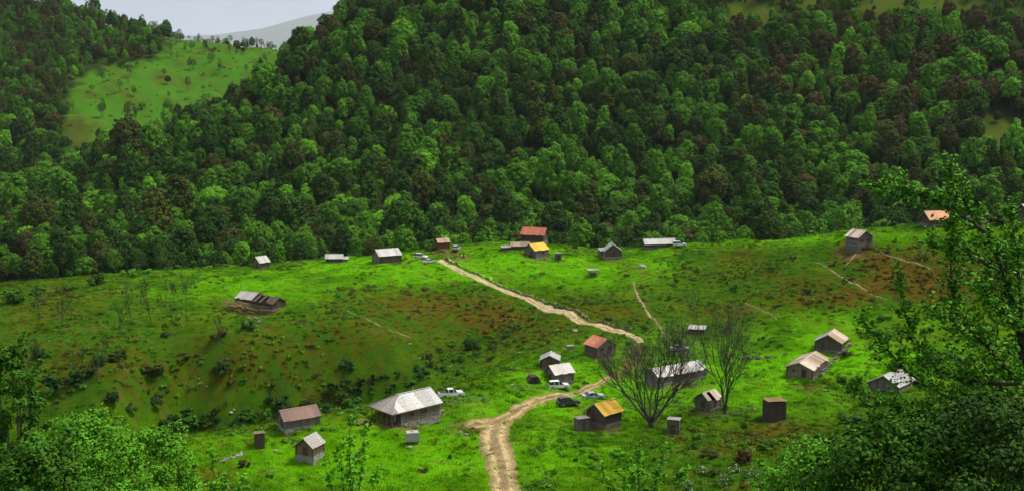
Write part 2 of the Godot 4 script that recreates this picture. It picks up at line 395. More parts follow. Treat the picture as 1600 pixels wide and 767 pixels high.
# a bag of triangles with flat or given normals
class Bag:
	var v := PackedVector3Array(); var n := PackedVector3Array(); var c := PackedColorArray()
	var col := Color.WHITE
	func tri(a: Vector3, b: Vector3, d: Vector3):
		var m := (d - a).cross(b - a).normalized()
		v.append(a); v.append(b); v.append(d)
		for i in 3: n.append(m); c.append(col)
	func quad(a: Vector3, b: Vector3, d: Vector3, e: Vector3):
		tri(a, b, d); tri(a, d, e)
	func box(at: Vector3, s: Vector3, basis := Basis.IDENTITY):
		var h := s * 0.5
		var p := []
		for i in 8: p.append(at + basis * Vector3(h.x if i & 1 else -h.x, h.y if i & 2 else -h.y, h.z if i & 4 else -h.z))
		for f in [[0, 2, 3, 1], [5, 7, 6, 4], [4, 6, 2, 0], [1, 3, 7, 5], [2, 6, 7, 3], [4, 0, 1, 5]]:
			quad(p[f[0]], p[f[1]], p[f[2]], p[f[3]])
	func tube(pts: Array, rad: Array, sides := 6):
		var prev := []
		for i in pts.size():
			var d: Vector3 = (pts[mini(i + 1, pts.size() - 1)] - pts[maxi(i - 1, 0)]).normalized()
			var s := d.cross(Vector3.UP if absf(d.y) < 0.95 else Vector3.RIGHT).normalized(); var t := d.cross(s)
			var ring := []
			for k in sides:
				var a := TAU * k / sides
				ring.append(pts[i] + (s * cos(a) + t * sin(a)) * rad[i])
			if i > 0:
				for k in sides: quad(prev[k], ring[k], ring[(k + 1) % sides], prev[(k + 1) % sides])
			prev = ring
		for k in range(1, sides - 1): tri(prev[0], prev[k], prev[k + 1])
	func poly_prism(outline: Array, z0: float, z1: float):      # convex outline in xy, pushed along z
		var m := outline.size()
		for i in m:
			var a: Vector2 = outline[i]; var b: Vector2 = outline[(i + 1) % m]
			quad(Vector3(a.x, a.y, z0), Vector3(a.x, a.y, z1), Vector3(b.x, b.y, z1), Vector3(b.x, b.y, z0))
		for i in range(1, m - 1):
			tri(Vector3(outline[0].x, outline[0].y, z1), Vector3(outline[i + 1].x, outline[i + 1].y, z1), Vector3(outline[i].x, outline[i].y, z1))
			tri(Vector3(outline[0].x, outline[0].y, z0), Vector3(outline[i].x, outline[i].y, z0), Vector3(outline[i + 1].x, outline[i + 1].y, z0))
	func mesh() -> ArrayMesh:
		var ar := []; ar.resize(Mesh.ARRAY_MAX)
		ar[Mesh.ARRAY_VERTEX] = v; ar[Mesh.ARRAY_NORMAL] = n; ar[Mesh.ARRAY_COLOR] = c
		var am := ArrayMesh.new(); am.add_surface_from_arrays(Mesh.PRIMITIVE_TRIANGLES, ar)
		return am

func rv(s := 1.0) -> Vector3:
	return Vector3(rng.randf_range(-s, s), rng.randf_range(-s, s), rng.randf_range(-s, s))
func grey(lo := 0.75, hi := 1.2) -> Color:
	var g := rng.randf_range(lo, hi); return Color(g, g * rng.randf_range(0.96, 1.03), g * rng.randf_range(0.92, 1.04))

# ------------------------------------------------------------------ road and footpaths
var road_cells := {}
func spline(pts: Array, step: float) -> Array:
	var out := []
	for i in pts.size() - 1:
		var a: Vector3 = pts[maxi(i - 1, 0)]; var b: Vector3 = pts[i]; var c: Vector3 = pts[i + 1]; var d: Vector3 = pts[mini(i + 2, pts.size() - 1)]
		var n := maxi(1, int(b.distance_to(c) / step))
		for k in n: out.append(b.cubic_interpolate(c, a, d, float(k) / n))
	out.append(pts[-1])
	return out
func strip(called: String, label: String, line: Array, width: Array, lift: float, ruts: bool, mark := true, earth := 0.0) -> MeshInstance3D:
	var b := Bag.new(); var n := line.size(); var across := 11 if ruts else 5
	var rows := []
	var vs := PackedVector3Array(); var cs := PackedColorArray(); var ns := PackedVector3Array()
	for i in n:
		var d: Vector3 = (line[mini(i + 1, n - 1)] - line[maxi(i - 1, 0)]); d.y = 0; d = d.normalized()
		var s := Vector3(-d.z, 0, d.x)
		var f := float(i) / (n - 1) * (width.size() - 1); var w: float = lerpf(width[int(f)], width[mini(int(f) + 1, width.size() - 1)], f - int(f))
		for k in across:
			var t := float(k) / (across - 1) * 2.0 - 1.0
			var ww := w * 0.5 * (1.0 + 0.28 * n_fine.get_noise_2d(line[i].x * 1.5 + signf(t) * 50.0, line[i].z * 1.5) + 0.15 * n_mid.get_noise_2d(line[i].x * 2.0, line[i].z * 2.0 + signf(t) * 90.0))
			var q: Vector3 = line[i] + s * t * ww
			var rut := exp(-pow((absf(t) - 0.45) / 0.16, 2.0)) if ruts else 0.0
			var edge := 1.0 if absf(t) > 0.97 else 0.0
			vs.append(on(q.x, q.z, lift - 0.10 * rut - 0.14 * edge))
			var g := 0.72 + 0.45 * rut + 0.5 * n_fine.get_noise_2d(q.x * 2.0, q.z * 2.0) + 0.3 * n_mid.get_noise_2d(q.x * 2.0, q.z * 2.0)
			if mark: road_cells[Vector2i(floori(q.x), floori(q.z))] = true
			g = clampf(g, 0.35, 1.25)
			# the lower road is churned brown earth between paler wheel tracks
			var e := clampf(earth * (1.1 - 0.85 * rut) + 0.4 * n_mid.get_noise_2d(q.x * 1.5, q.z * 1.5), 0.0, 1.0) if earth > 0.0 else 0.0
			if not ruts: g *= 0.66
			cs.append(Color(g, g * 0.97, g * 0.9).lerp(Color(g * 0.60, g * 0.51, g * 0.37), e))
	for i in n:
		for k in across:
			var a := vs[i * across + maxi(k - 1, 0)]; var c := vs[i * across + mini(k + 1, across - 1)]
			var e := vs[maxi(i - 1, 0) * across + k]; var g := vs[mini(i + 1, n - 1) * across + k]
			var m := (c - a).cross(g - e).normalized()
			ns.append(m if m.y > 0 else -m)
	var ix := PackedInt32Array(); var flip := true
	for i in n - 1:
		for k in across - 1:
			var o := i * across + k
			ix.append_array(PackedInt32Array([o, o + across, o + 1, o + 1, o + across, o + across + 1]) if flip else PackedInt32Array([o, o + 1, o + across, o + 1, o + across + 1, o + across]))
	var ar := []; ar.resize(Mesh.ARRAY_MAX)
	ar[Mesh.ARRAY_VERTEX] = vs; ar[Mesh.ARRAY_NORMAL] = ns; ar[Mesh.ARRAY_COLOR] = cs; ar[Mesh.ARRAY_INDEX] = ix
	var am := ArrayMesh.new(); am.add_surface_from_arrays(Mesh.PRIMITIVE_TRIANGLES, ar)
	var o := part(numbered(called), am, M.dirt, self)
	tag(o, label, "road" if ruts else "path", "", "structure")
	return o
func ground_line(px: Array, step: float) -> Array:
	var p := []
	for q in px: p.append(pt(q[0], q[1]))
	return spline(p, step)
var road_px := [[684, 407], [720, 424], [760, 442], [800, 459], [850, 480], [900, 499], [950, 514], [985, 525], [1003, 535], [1004, 550], [988, 568], [958, 589], [920, 606], [880, 617], [840, 628], [806, 643], [782, 660], [772, 680], [776, 704], [784, 732], [790, 767], [796, 800]]
func make_road():
	strip("road", "pale dirt track running straight down from the ridge to the salmon roofed hut", ground_line(road_px.slice(0, 9), 0.9), [2.3, 2.4, 2.5, 2.6, 2.7, 2.7, 2.6, 2.4, 1.6], 0.12, true)
	strip("road", "rutted brown dirt road curving past the parked cars to the bottom of the meadow", ground_line(road_px.slice(11), 0.9), [1.4, 2.4, 3.0, 3.6, 4.2, 4.8, 5.4, 5.4, 4.8, 4.6, 4.4], 0.12, true, true, 0.9)
	var spur := ground_line([[728, 668], [744, 664], [765, 663], [790, 652]], 0.8)
	strip("road", "wedge of bare trampled dirt where the road bends by the metal-roofed house", spur, [1.2, 4.5, 6.0, 4.0], 0.10, true, true, 2.0)
	for q in [["narrow sandy footpath running downhill to the road bend", [[990, 440], [997, 462], [1012, 488], [1032, 512], [1040, 527]], [0.9, 1.3, 1.4, 1.2, 1.0]],
		["pale cattle trail slanting across the reddish bracken slope", [[1275, 410], [1310, 430], [1345, 448], [1387, 468]], [0.7, 0.8, 0.9, 0.7]],
		["faint trail along the slope above the red bracken", [[1365, 397], [1420, 409], [1455, 421]], [0.5, 0.6, 0.5]],
		["trail behind the leafy branches of the overlook tree", [[1515, 393], [1560, 415], [1605, 436]], [0.6, 0.8, 0.7]],
		["faint trail across the olive slope below the ridge sheds", [[530, 483], [580, 503], [642, 528]], [0.5, 0.6, 0.5]],
		["short eroded track under the stone hut", [[1345, 388], [1335, 400], [1322, 415]], [1.6, 1.2, 0.6]],
		["faint trail curving round the bracken hollow", [[1165, 474], [1195, 487], [1215, 500]], [0.5, 0.6, 0.5]]]:
		strip("path", q[0], ground_line(q[1], 1.0), q[2].map(func(w): return w * 0.72), 0.07, false)
	# the cut bank on the uphill side of the upper road
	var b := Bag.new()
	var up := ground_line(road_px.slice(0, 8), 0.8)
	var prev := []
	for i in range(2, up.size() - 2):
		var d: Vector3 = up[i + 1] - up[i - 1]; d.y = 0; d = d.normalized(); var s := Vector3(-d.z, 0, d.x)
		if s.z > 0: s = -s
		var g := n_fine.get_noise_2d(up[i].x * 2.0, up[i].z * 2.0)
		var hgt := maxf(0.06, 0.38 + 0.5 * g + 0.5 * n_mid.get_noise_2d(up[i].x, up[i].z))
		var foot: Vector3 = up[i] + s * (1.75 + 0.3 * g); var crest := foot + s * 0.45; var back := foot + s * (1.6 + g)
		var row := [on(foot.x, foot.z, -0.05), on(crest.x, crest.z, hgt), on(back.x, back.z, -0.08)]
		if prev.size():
			b.col = Color(0.055, 0.036, 0.02) * rng.randf_range(0.7, 1.3)  # dark face: the bank's shadow is put into the soil colour
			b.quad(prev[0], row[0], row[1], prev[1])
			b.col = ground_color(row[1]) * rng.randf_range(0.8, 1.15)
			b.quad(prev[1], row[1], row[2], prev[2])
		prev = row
	tag(part("road_bank", b.mesh(), M.vc, self), "low earth bank along the uphill edge of the road with its shadow painted dark", "bank", "", "structure")

# ------------------------------------------------------------------ grass and small plants
func multi(called: String, mesh: Mesh, m: Material, xf: Array, cols: Array, parent: Node) -> MultiMeshInstance3D:
	var mm := MultiMesh.new(); mm.transform_format = MultiMesh.TRANSFORM_3D; mm.use_colors = true; mm.mesh = mesh
	mm.instance_count = xf.size()
	for i in xf.size():
		mm.set_instance_transform(i, xf[i]); mm.set_instance_color(i, cols[i])
	var o := MultiMeshInstance3D.new(); o.name = called; o.multimesh = mm; o.material_override = m
	parent.add_child(o, true)
	return o
func tuft(blades: int, spread: float, h: float, w: float) -> ArrayMesh:
	var b := Bag.new()
	for i in blades:
		var a := rng.randf() * TAU; var r := spread * sqrt(rng.randf())
		var p := Vector3(cos(a) * r, -0.06, sin(a) * r)
		var hh := h * rng.randf_range(0.5, 1.25); var lean := rv(hh * 0.6); lean.y = hh
		var side := Vector3(rng.randf_range(-1, 1), 0, rng.randf_range(-1, 1)).normalized() * w * rng.randf_range(0.6, 1.4)
		var g := rng.randf_range(0.75, 1.3); b.col = Color(g, g, g * rng.randf_range(0.7, 1.3))
		b.tri(p - side, p + lean, p + side)
	return b.mesh()
func make_ground_cover():
	var kinds := [tuft(46, 0.85, 0.22, 0.055), tuft(40, 0.8, 0.32, 0.06), tuft(60, 0.9, 0.17, 0.05), tuft(34, 0.4, 0.62, 0.05)]
	var xf := [[], [], [], []]; var cc := [[], [], [], []]
	var z := -128.0
	while z > -388.0:
		var lim := -z * 0.49 + 14.0
		var step := 1.15 if z > -230 else 1.5
		var x := -lim
		while x < lim:
			var px := x + rng.randf_range(-0.6, 0.6) * step; var p := Vector3(px, 0, z + rng.randf_range(-0.6, 0.6) * step)
			x += step
			if road_cells.has(Vector2i(floori(p.x), floori(p.z))) and rng.randf() < 0.9: continue
			p.y = height(p.x, p.z)
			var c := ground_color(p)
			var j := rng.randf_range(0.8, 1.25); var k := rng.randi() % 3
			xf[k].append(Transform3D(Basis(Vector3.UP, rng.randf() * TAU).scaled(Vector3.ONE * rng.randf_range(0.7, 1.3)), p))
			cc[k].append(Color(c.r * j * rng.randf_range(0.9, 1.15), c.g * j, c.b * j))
			if n_mid.get_noise_2d(p.x * 0.8 - 200.0, p.z * 0.8) + n_big.get_noise_2d(p.x * 2.0, p.z * 2.0 + 90.0) > 0.25 + rng.randf() * 0.9:      # rank tussocks the cattle leave
				xf[3].append(Transform3D(Basis(Vector3.UP, rng.randf() * TAU).scaled(Vector3.ONE * rng.randf_range(0.6, 1.3)), p))
				cc[3].append(Color(c.r * j * rng.randf_range(0.9, 1.5), c.g * j * rng.randf_range(0.75, 1.05), c.b * j))
		z -= step
	var g := Node3D.new(); g.name = "grass"; add_child(g)
	tag(g, "short pasture grass covering the meadow", "grass", "", "stuff")
	for k in 4: multi("grass_tufts", kinds[k], M.grass, xf[k], cc[k], g)
	# ferns, docks and nettles: knee-high dark plants scattered over the slopes
	var w := Node3D.new(); w.name = "weeds"; add_child(w)
	tag(w, "knee-high dark weeds and ferns scattered over the slopes", "weeds", "", "stuff")
	var wm := [leaf_cloud([[Vector3(0, 0.22, 0), 0.42], [Vector3(0.3, 0.15, 0.1), 0.28], [Vector3(-0.2, 0.16, -0.25), 0.3]], 26, 0.13, 0.5), leaf_cloud([[Vector3(0, 0.3, 0), 0.5], [Vector3(0.4, 0.2, -0.2), 0.35], [Vector3(-0.4, 0.18, 0.2), 0.35], [Vector3(0.1, 0.15, 0.5), 0.3]], 24, 0.15, 0.5)]
	var wx := [[], []]; var wc := [[], []]
	for i in 20000:
		var zz := -rng.randf_range(128, 385); var xx := rng.randf_range(-1, 1) * (-zz * 0.49 + 10)
		var dens := n_big.get_noise_2d(xx * 2.0 + 300.0, zz * 2.0) + 0.6 * n_mid.get_noise_2d(xx, zz + 77.0)
		var q := on(xx, zz)
		var br := patch(bracken, to_px(q))
		if dens + br * 0.55 + patch(gully, to_px(q)) * 0.5 < 0.25 + rng.randf() * 0.4 or road_cells.has(Vector2i(floori(xx), floori(zz))): continue
		var k := rng.randi() % 2; var s := rng.randf_range(0.5, 1.35)
		wx[k].append(Transform3D(Basis(Vector3.UP, rng.randf() * TAU).scaled(Vector3(s, s * rng.randf_range(0.6, 1.1), s)), q))
		var t := rng.randf()
		wc[k].append(Color(0.036, 0.10, 0.006).lerp(Color(0.085, 0.23, 0.010), t) if rng.randf() > br * 0.5 else Color(0.10, 0.062, 0.012).lerp(Color(0.062, 0.062, 0.010), t))
	for i in 700:      # scrub on the far hill pasture
		var zz := -rng.randf_range(860, 1100); var xx := rng.randf_range(-520, -180)
		var q := on(xx, zz)
		if not Geometry2D.is_point_in_polygon(to_px(q), meadow_far) or n_mid.get_noise_2d(xx * 0.6, zz * 0.6) + rng.randf() * 0.5 < 0.2: continue
		var s := rng.randf_range(0.8, 2.4)
		wx[i % 2].append(Transform3D(Basis(Vector3.UP, rng.randf() * TAU).scaled(Vector3(s, s * 0.8, s)), q))
		wc[i % 2].append(Color(0.035, 0.09, 0.008).lerp(Color(0.075, 0.075, 0.012), rng.randf()))
	for k in 2: multi("weed_clumps", wm[k], M.leaf, wx[k], wc[k], w)

# ------------------------------------------------------------------ foliage
func leaf_into(b: Bag, c: Vector3, nrm: Vector3, s: float):
	var t := nrm.cross(rv()).normalized(); var q := nrm.cross(t)
	var long := t * s * rng.randf_range(0.8, 1.3); var wide := q * s * 0.68
	var fold := nrm * s * 0.18
	b.tri(c - long, c + wide - fold, c + long); b.tri(c - long, c + long, c - wide - fold)
func puff_into(b: Bag, at: Vector3, r: float, n: int, size: float, vary: float, flat := 0.95, outward := Vector3.ZERO):
	for i in n:
		var d := rv().normalized(); d.y = d.y if rng.randf() < 0.35 else absf(d.y); d = d.normalized()
		var c := at + Vector3(d.x, d.y * flat, d.z) * r * pow(rng.randf(), 0.35)
		var nrm := (d * 0.7 + outward + Vector3(0, 0.45, 0) + rv(0.6)).normalized()
		var g := 1.0 + rng.randf_range(-vary, vary)
		b.col = Color(g * rng.randf_range(0.88, 1.14), g, g * rng.randf_range(0.8, 1.2))
		leaf_into(b, c, nrm, size * rng.randf_range(0.7, 1.35))
func leaf_cloud(puffs: Array, n: int, size: float, vary: float) -> ArrayMesh:
	var b := Bag.new()
	for p in puffs: puff_into(b, p[0], p[1], n, size, vary)
	return b.mesh()

# crown profile by kind: half-width (share of the widest) at share t of the crown's height
func profile(kind: int, t: float) -> float:
	match kind:
		0: return sqrt(maxf(0.0, 1.0 - pow(2.0 * t - 0.85, 2.0) / 1.35))               # round
		1: return pow(sin(PI * clampf(t * 0.86 + 0.1, 0.0, 1.0)), 0.8)                     # ovoid
		2: return pow(1.0 - t, 0.7) * (0.35 + 0.65 * smooth(-0.1, 0.25, t))                # tapering
		_: return sqrt(maxf(0.0, 1.0 - t * t)) * (0.6 + 0.4 * smooth(0.0, 0.3, t))         # dome
func crown(kind: int, base: float, top: float, rad: float, puffs: int, leaves: int, size: float, vary := 0.32) -> ArrayMesh:
	# rounded lobes set over a dome, each lobe a skin of leaves facing out
	var b := Bag.new(); var half := (top - base) * 0.5; var mid := base + half * 0.9
	var lean := rv(0.16)
	for i in puffs:
		var yv := lerpf(-0.6, 1.0, (i + rng.randf()) / puffs); var an := i * 2.39996 + rng.randf_range(-0.3, 0.3); var rr := sqrt(1.0 - yv * yv)
		var dv := Vector3(cos(an) * rr, yv, sin(an) * rr)
		var pr := rad * rng.randf_range(0.17, 0.35); var out := rng.randf_range(0.7, 1.14)
		var taper := 1.0
		if kind == 2: taper = lerpf(1.1, 0.6, clampf((yv + 0.6) / 1.4, 0.0, 1.0))
		elif kind == 1: taper = lerpf(1.08, 0.76, clampf((yv + 0.3) / 1.3, 0.0, 1.0))
		elif kind == 3: taper = lerpf(0.9, 1.05, clampf((yv + 0.6) / 1.0, 0.0, 1.0))
		var at := Vector3(dv.x * (rad - pr * 0.8) * out * taper + lean.x * yv * rad, mid + dv.y * (half - pr * 0.4) * lerpf(out, 1.0, 0.4), dv.z * (rad - pr * 0.8) * out * taper + lean.z * yv * rad)
		var tone := rng.randf_range(0.84, 1.16)
		for k in int(leaves * pow(pr / (rad * 0.28), 2.0)):
			var d := (rv().normalized() + dv * 0.75 + Vector3(0, 0.15, 0)).normalized()
			var g := tone + rng.randf_range(-vary, vary)
			b.col = Color(g * rng.randf_range(0.9, 1.12), g, g * rng.randf_range(0.8, 1.2))
			leaf_into(b, at + d * pr * rng.randf_range(0.6, 1.16), (d + Vector3(0, 0.25, 0) + rv(0.6)).normalized(), size * rng.randf_range(0.7, 1.3))
	return b.mesh()
func trunk_mesh(h: float, r: float, limbs: int, spread: float, sides := 5) -> ArrayMesh:
	var b := Bag.new()
	b.tube([Vector3(0, -1.2, 0), Vector3(rng.randf_range(-.2, .2), h * 0.35, rng.randf_range(-.2, .2)), Vector3(rng.randf_range(-.4, .4), h * 0.7, rng.randf_range(-.4, .4)), Vector3(0, h, 0)], [r * 1.25, r * 0.9, r * 0.55, r * 0.15], sides)
	for i in limbs:
		var a := i * 2.4 + rng.randf(); var y := h * rng.randf_range(0.3, 0.85)
		var d := Vector3(cos(a), rng.randf_range(0.5, 1.0), sin(a)) * spread * rng.randf_range(0.5, 1.0)
		b.tube([Vector3(0, y, 0), Vector3(0, y, 0) + d * 0.5, Vector3(0, y, 0) + d + Vector3(0, spread * 0.2, 0)], [r * 0.4, r * 0.25, r * 0.08], 4)
	return b.mesh()

func hidden(top: Vector3) -> bool:      # does the ridge stand between the overlook and this point?
	for i in range(1, 26):
		var q := EYE.lerp(top, i / 26.0)
		if q.y < height(q.x, q.z): return true
	return false
func make_forest():
	var protos := []
	# kind, crown base, top, half-width, name, shape words
	for q in [[0, 5.0, 17.5, 5.3], [0, 4.0, 16.5, 4.9], [0, 4.5, 18.5, 5.6], [1, 3.5, 20.5, 4.9], [1, 4.0, 21.0, 5.2], [1, 3.5, 19.0, 4.5], [2, 3.0, 20.5, 5.2], [2, 3.0, 19.0, 4.6], [3, 5.0, 17.0, 6.0], [3, 4.5, 16.0, 5.4]]:
		protos.append([crown(q[0], q[1], q[2], q[3], 62, 74, 0.36, 0.34), trunk_mesh(q[2] * 0.8, 0.34, 5, 3.5), q[0]])
	for q in [[1, 6.0, 20.0, 4.2], [0, 7.0, 18.0, 5.0]]:      # thin crowns just coming into leaf
		protos.append([crown(q[0], q[1], q[2], q[3], 34, 26, 0.36, 0.35), trunk_mesh(q[2] * 0.95, 0.3, 16, 4.5), 4])
	var tints := [Color(0.020, 0.056, 0.005), Color(0.034, 0.098, 0.006), Color(0.060, 0.168, 0.008), Color(0.105, 0.285, 0.012), Color(0.044, 0.062, 0.008), Color(0.054, 0.054, 0.012), Color(0.070, 0.054, 0.015)]
	var tint_words := ["deep green", "mid green", "fresh green", "bright lime green", "dark olive", "brownish", "russet brown"]
	var all := []
	var z := -388.0
	while z > -1180.0:
		var lim := -z * 0.49 + 50.0
		var x := -lim
		var step := 6.9 if z > -900.0 else 8.0
		while x < lim:
			var p := Vector3(x + rng.randf_range(-0.48, 0.48) * step, 0, z + rng.randf_range(-0.48, 0.48) * step)
			x += step
			p.y = height(p.x, p.z)
			var w := to_px(p)
			if w.x < -90.0 or w.x > 1690.0: continue
			if w.y < -160.0: continue
			if w.x > 130.0 and w.x < 545.0 and w.y < 50.0 and p.z > -1060.0 and p.z < -900.0 and p.y > 128.0: continue
			var nm := n_mid.get_noise_2d(p.x * 0.7, p.z * 0.7); var thin := false
			var s := rng.randf_range(0.5, 1.0) * (1.0 + 0.45 * nm) * (1.0 + 0.4 * float(rng.randf() < 0.08))
			if Geometry2D.is_point_in_polygon(w, meadow_far) and p.z < -780.0:
				if rng.randf() > 0.03 + 0.30 * float(w.y < 88.0) + 0.5 * float(nm > 0.22): continue
				s *= 0.65; thin = true
			var open := false
			for q in clearings:
				if Vector2((w.x - q[0]) / q[2], (w.y - q[1]) / q[3]).length() < 1.0 + 0.4 * nm: open = true
			if open and rng.randf() > 0.1: continue
			if open: s *= 0.5
			var scrub := smooth(1080, 1200, w.x) * smooth(120, 40, w.y)
			if rng.randf() < scrub * 0.8: s *= 0.5
			if p.z < -900.0: s *= 0.85
			if -p.z < 430.0:
				# the wood's edge behind the ridge starts lower and thinner
				if rng.randf() > smooth(385.0, 425.0, -p.z): continue
				s *= 0.75
			var k: int = [0, 0, 1, 1, 2, 2, 3, 3, 3, 4, 4, 4, 5, 5, 6, 7, 8, 9][rng.randi() % 18]
			var brown := 0.01 + 0.32 * smooth(1000, 1400, w.x) * smooth(330, 150, w.y) + 0.22 * smooth(330, 120, w.x) * smooth(260, 60, w.y) + 0.05 * smooth(140, 20, w.y)
			if p.z < -900.0 and rng.randf() < 0.7: k = [5, 7, 10, 11, 10][rng.randi() % 5]
			elif rng.randf() < 0.05: k = 10 + rng.randi() % 2
			if thin and rng.randf() < 0.75: k = 10 + rng.randi() % 2
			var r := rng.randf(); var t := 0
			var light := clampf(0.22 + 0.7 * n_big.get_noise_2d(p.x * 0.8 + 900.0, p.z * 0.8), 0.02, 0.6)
			if w.x < 380.0 and r > 0.45: r += 0.12  # more dark crowns towards the left, vignette darkening put into the tints
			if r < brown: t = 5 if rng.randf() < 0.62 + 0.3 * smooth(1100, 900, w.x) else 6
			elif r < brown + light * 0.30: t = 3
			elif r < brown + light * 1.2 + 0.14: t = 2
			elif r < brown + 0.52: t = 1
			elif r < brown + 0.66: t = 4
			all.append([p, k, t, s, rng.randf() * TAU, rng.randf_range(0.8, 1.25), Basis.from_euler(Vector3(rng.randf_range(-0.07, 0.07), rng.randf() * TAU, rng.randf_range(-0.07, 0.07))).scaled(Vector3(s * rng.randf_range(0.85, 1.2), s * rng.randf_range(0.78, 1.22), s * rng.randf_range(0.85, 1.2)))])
		z -= step * 0.98
	# the largest in view stand as trees of their own
	all.sort_custom(func(a, b): return a[0].z > b[0].z)
	var single := []; var rest := []
	for a in all:
		if single.size() < 290 and a[3] > 0.55:
			var top: Vector3 = a[0] + Vector3(0, 13.0 * a[3], 0); var w := to_px(top)
			if w.x > 5 and w.x < 1595 and w.y > 5 and not hidden(top):
				single.append(a); continue
		rest.append(a)
	var mats := []
	for c in tints:
		var m: StandardMaterial3D = M.leaf.duplicate(); m.albedo_color = c.linear_to_srgb(); mats.append(m)
	var names := ["round_tree", "oval_tree", "tapering_tree", "domed_tree", "thin_tree"]
	var shapes := ["round-crowned", "tall oval-crowned", "tapering pointed", "broad dome-shaped", "thin-crowned sparse"]
	for a in single:
		var kind: int = protos[a[1]][2]
		var o := thing(names[kind], "%s %s tree standing in the wood behind the grassy ridge" % [tint_words[a[2]], shapes[kind]], "tree", a[0], a[4], "%s %s forest trees" % [tint_words[a[2]], shapes[kind]])
		o.basis = a[6]
		part("trunk", protos[a[1]][1], M.bark, o)
		part("crown", protos[a[1]][0], mats[a[2]], o)
	var g := Node3D.new(); g.name = "forest"; add_child(g)
	tag(g, "dense broadleaf forest covering the mountainside across the valley", "forest", "", "stuff")
	var xf := []; var cc := []; var tx := []; var tc := []
	for k in protos.size(): xf.append([]); cc.append([]); tx.append([]); tc.append([])
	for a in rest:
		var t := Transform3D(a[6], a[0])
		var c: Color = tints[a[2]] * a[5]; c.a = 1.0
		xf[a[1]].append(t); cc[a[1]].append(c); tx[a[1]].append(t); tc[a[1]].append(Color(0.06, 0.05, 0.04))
	for k in protos.size():
		multi("crowns", protos[k][0], M.leaf, xf[k], cc[k], g)
		multi("trunks", protos[k][1], M.vc, tx[k], tc[k], g)
	print("trees ", single.size(), " + ", rest.size())

# ------------------------------------------------------------------ huts
# boards standing side by side along x from -w/2 to w/2; top edge given by top(x); each board a little proud, short or dark
func board_wall(w: float, top: Callable, board: float, thick := 0.05, gap_chance := 0.0) -> ArrayMesh:
	var b := Bag.new(); var n := maxi(2, int(round(w / board))); var bw := w / n
	b.col = Color(0.35, 0.33, 0.3)
	for i in n:      # backing, so that no light leaks through the joints
		var x0 := -w * 0.5 + i * bw; var x1 := x0 + bw
		b.quad(Vector3(x0, 0, -thick), Vector3(x0, top.call(x0), -thick), Vector3(x1, top.call(x1), -thick), Vector3(x1, 0, -thick))
	for i in n:
		if rng.randf() < gap_chance: continue
		var x0 := -w * 0.5 + i * bw + 0.008; var x1 := x0 + bw - 0.016
		var o := rng.randf_range(-0.012, 0.018); var lo := rng.randf_range(-0.06, 0.03)
		b.col = grey(0.6, 1.3)
		var t0: float = top.call(x0); var t1: float = top.call(x1)
		b.quad(Vector3(x0, lo, o), Vector3(x0, t0, o), Vector3(x1, t1, o), Vector3(x1, lo, o))
		b.quad(Vector3(x0, lo, -thick), Vector3(x0, t0, -thick), Vector3(x0, t0, o), Vector3(x0, lo, o))
		b.quad(Vector3(x1, lo, o), Vector3(x1, t1, o), Vector3(x1, t1, -thick), Vector3(x1, lo, -thick))
		b.quad(Vector3(x0, t0, o), Vector3(x0, t0, -thick), Vector3(x1, t1, -thick), Vector3(x1, t1, o))
	return b.mesh()
# logs or squared beams laid level
func log_wall(w: float, top: Callable, row: float) -> ArrayMesh:
	var b := Bag.new(); var peak := 0.0
	for i in 9: peak = maxf(peak, top.call(-w * 0.5 + w * i / 8.0))
	var y := 0.0
	while y < peak - 0.02:
		var y1 := minf(y + row, peak)
		var ym := y + row * 0.5
		var l := -w * 0.5; var r := w * 0.5
		while l < 0.0 and top.call(l) < ym: l += 0.1
		while r > 0.0 and top.call(r) < ym: r -= 0.1
		if r - l > 0.2:
			b.col = grey(0.6, 1.3); var e := rng.randf_range(0.0, 0.12)
			b.box(Vector3((l + r) * 0.5, (y + y1) * 0.5, -0.08 + rng.randf_range(-0.02, 0.02)), Vector3(r - l + e, y1 - y - 0.025, 0.16))
		y = y1
	b.col = Color(0.3, 0.28, 0.26)
	for i in 8:
		var x0 := -w * 0.5 + w * i / 8.0; var x1 := x0 + w / 8.0
		b.quad(Vector3(x0, 0, -0.1), Vector3(x0, top.call(x0), -0.1), Vector3(x1, top.call(x1), -0.1), Vector3(x1, 0, -0.1))
	return b.mesh()
func stone_course(w: float, h: float, d: float, size: float) -> ArrayMesh:
	var b := Bag.new(); var y := 0.0
	while y < h - 0.03:
		var rh := minf(size * rng.randf_range(0.55, 0.95), h - y); var x := -w * 0.5
		while x < w * 0.5 - 0.03:
			var rw := minf(size * rng.randf_range(0.8, 1.7), w * 0.5 - x)
			b.col = grey(0.55, 1.35)
			b.box(Vector3(x + rw * 0.5, y + rh * 0.5, rng.randf_range(-0.05, 0.05)), Vector3(rw - 0.03, rh - 0.025, d + rng.randf_range(-0.06, 0.06)), Basis(Vector3(rng.randf_range(-.1, .1), 1, 0).normalized(), rng.randf_range(-0.08, 0.08)))
			x += rw
		y += rh
	b.col = Color(0.35, 0.33, 0.3); b.box(Vector3(0, h * 0.5, 0), Vector3(w - 0.04, h - 0.04, d * 0.6))
	return b.mesh()
